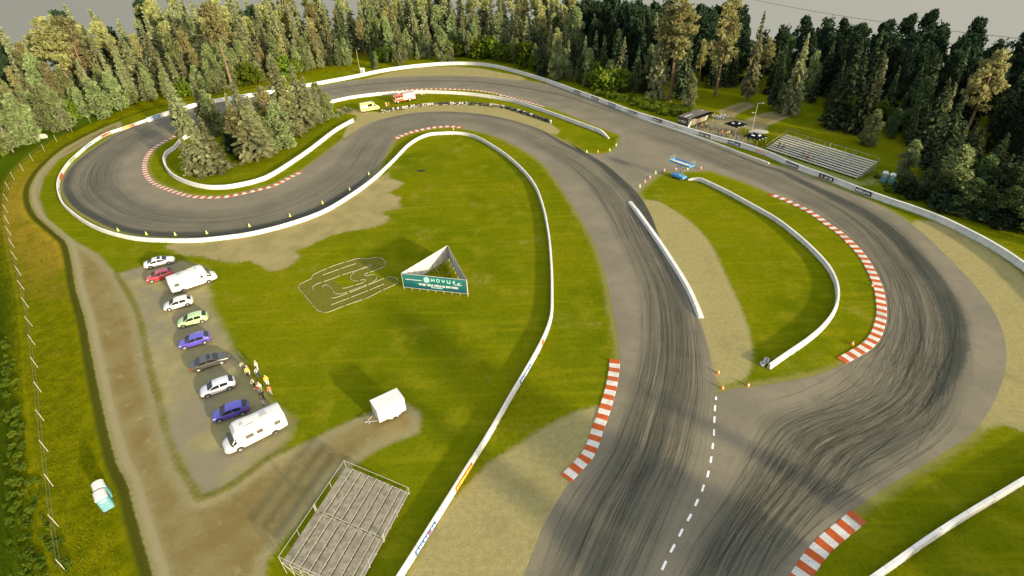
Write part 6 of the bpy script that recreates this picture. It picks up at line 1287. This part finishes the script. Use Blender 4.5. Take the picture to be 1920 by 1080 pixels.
for px, s_, t_, h_, l_, po in [((457.5,695),'white','jeans','dark hair','person in white top and jeans, farthest of the group by the cars',0),((469,702),'orange','white','fair hair','person in orange top and white trousers beside the dark car',1),((467,706),'yellow','dark','brown hair','person in yellow top behind the one in orange',0),((484.5,693.5),'white','white','fair hair','fair haired person all in white standing on the grass',0),((485.5,707),'lightblue','jeans','dark hair','person in pale blue top and jeans on the grass',2),
        ((479,727),'white','dark','dark hair','person in white top and dark trousers at the gravel edge',1),((491,734),'white','grey','fair hair','person in white top and grey trousers in the near part of the group',0),((488,738.5),'orange','white','dark hair','person in orange top half hidden in the near part of the group',2),((503,722),'yellow','white','fair hair','person in yellow top and white trousers out on the grass',0),((509,740),'orange','grey','dark hair','person in orange top and grey trousers out on the grass',1),((495.5,748),'dark','dark','brown hair','person in dark clothes close to the near motorhome',0),((495,759),'olive','white','brown hair','person in olive top nearest the near motorhome',2)]:
    person(px, s_, t_, h_, l_, g1, po, R(-70) + random.uniform(-1, 1))
g2 = 'spectators behind the far barrier'
for px, s_, t_, h_, l_, po in [((1298.5,236),'yellow','dark','brown hair','spectator in yellow at the kiosk awning',0),((1315,241.5),'red','dark','dark hair','spectator in red nearest the kiosk front',1),((1323.5,239.5),'white','dark','dark hair','spectator in white top and dark trousers near the kiosk',0),((1332,246.5),'blue','dark','dark hair','spectator in blue between the kiosk and the crowd',0),((1347,250),'dark','dark','brown hair','spectator in dark clothes left of the red one',2),((1352.5,255.5),'red','jeans','dark hair','spectator in red and jeans in the middle of the crowd',1),((1361,257),'yellow','dark','brown hair','spectator in yellow top in the middle of the crowd',0),((1365.5,256),'white','grey','fair hair','spectator in white beside the yellow one',2),((1374,259.5),'dark','jeans','dark hair','spectator in dark top and jeans past the middle',0),((1379.5,266),'blue','jeans','brown hair','spectator in blue leaning towards the barrier',1),((1387.5,266),'tan','white','dark hair','spectator in tan top before the near canopy',0),((1392.5,266.5),'orange','grey','brown hair','spectator in orange top before the near canopy',1),((1401.5,269.5),'dark','jeans','dark hair','spectator in dark top under the canopy nearest the stand',0)]:
    person(px, s_, t_, h_, l_, g2, po, R(-120) + random.uniform(-.8, .8))
A, SW = FAR_STAND
for u, r_, s_, t_, l_ in [(2.0,6,'dark','jeans','seated spectator in dark clothes at the kiosk end of the stand'),(3.2,6,'red','dark','seated spectator in red at the kiosk end of the stand'),(9.0,7,'dark','grey','seated spectator in dark clothes in mid stand'),(10.2,7,'orange','dark','seated spectator in orange in mid stand')]:
    zr = .3 + (2.2 - .3) * (9 - 1 - r_) / 8; v = r_ * .8 + .15; p = SW(u, v, 0); d_ = SW(0, 1, 0) - SW(0, 0, 0); person((0, 0), s_, t_, 'dark hair', l_, 'spectators in the far stand', 3, math.atan2(d_.y, d_.x), zr + .05 - .02, np.array([A[0] + p.x, A[1] + p.y]))
for px, s_, t_, l_ in [((785,186),'dark','dark','marshal in dark clothes at the rear of the fire engine'),((792,183.5),'hivis','dark','marshal in yellow vest behind the fire engine'),((796,182.5),'grey','dark','marshal in grey behind the one in yellow'),((725,200.5),'hivis','white','medic in pale yellow between ambulance and fire engine'),((729.5,200.5),'red','red','medic in red overalls between ambulance and fire engine')]:
    person(px, s_, t_, 'brown hair', l_, 'crew beside the rescue vehicles', random.choice([0, 1, 2]), None)

# ------------------------------------------------------------------ what tells one tree from another
LOOK = {'shade_spruce': ('spruce', 'shade tinted spruce'), 'shade_birch': ('alder', 'dark green alder'), 'spruce': ('spruce', 'narrow spruce'), 'pine': ('pine', 'bare stemmed pine'), 'birch': ('birch', 'light leafed birch'), 'dark': ('conifer', 'dark dense conifer'), 'bush': ('bush', 'green bush'), 'palebush': ('bush', 'pale bush'), 'darkbush': ('bush', 'dark bush')}
SIZES = {'shade_spruce': (9, 14), 'shade_birch': (7, 10), 'spruce': (9, 14), 'pine': (11, 16), 'birch': (7, 10), 'dark': (10, 16), 'bush': (1.6, 3), 'palebush': (1.1, 1.4), 'darkbush': (2.8, 3.8)}
LMK = {'left': [(0, 'left of the pale boulder'), (95, 'behind the pale boulder'), (170, 'behind the blue hairpin advert'), (225, 'behind the orange hairpin advert'), (290, 'behind the blue outer advert'), (400, 'beyond the hairpin island'), (520, 'past the hairpin island')],
       'back': [(600, 'left of the thin lamp post'), (690, 'right of the white cabinet'), (760, 'beyond the fire engine'), (850, 'beyond the far gravel'), (950, 'past the far gravel'), (1040, 'at the first dark advert')],
       'right': [(1080, 'at the first dark adverts'), (1170, 'behind the green scrub'), (1260, 'left of the kiosk'), (1340, 'behind the kiosk'), (1420, 'behind the canopies'), (1530, 'behind the far grandstand'), (1640, 'behind the toilets'), (1740, 'beyond the last advert'), (1850, 'above the outer gravel trap')],
       'island': [(330, 'on the hairpin tip of the island'), (400, 'in the left half of the island'), (480, 'in the middle of the island'), (550, 'in the right half of the island'), (620, 'at the ambulance end of the island')]}
GRP = {'left': 'trees of the left wood', 'back': 'trees beyond the far barrier', 'right': 'trees of the right wood', 'island': 'trees on the hairpin island'}
from collections import defaultdict
dup = defaultdict(list)
for t in TREES:
    e, kd, x, y, h, z, row = t; px = PX(x, y, 0)[0]; l = min(LMK[z], key=lambda q: abs(q[0] - px))[1]; lo, hi = SIZES[kd]
    size = 'small' if h < lo else ('tall' if h > hi else 'mid height'); cat, look = LOOK[kd]
    base = f'{size} {look} ' + (f'{row} row ' if z != 'island' and cat != 'bush' else '') + l
    tag(e, None, cat, GRP[z] if cat != 'bush' else GRP[z].replace('trees', 'bushes')); dup[base].append((px, e))
for base, lst in dup.items():
    lst.sort(key=lambda q: q[0]); n = len(lst)
    for i, (px, e) in enumerate(lst):
        e['label'] = base if n == 1 else base + (', leftmost' if i == 0 else (', rightmost' if i == n - 1 else (', middle one' if n == 3 else f', {ordn(min(i, 12))} from left')))
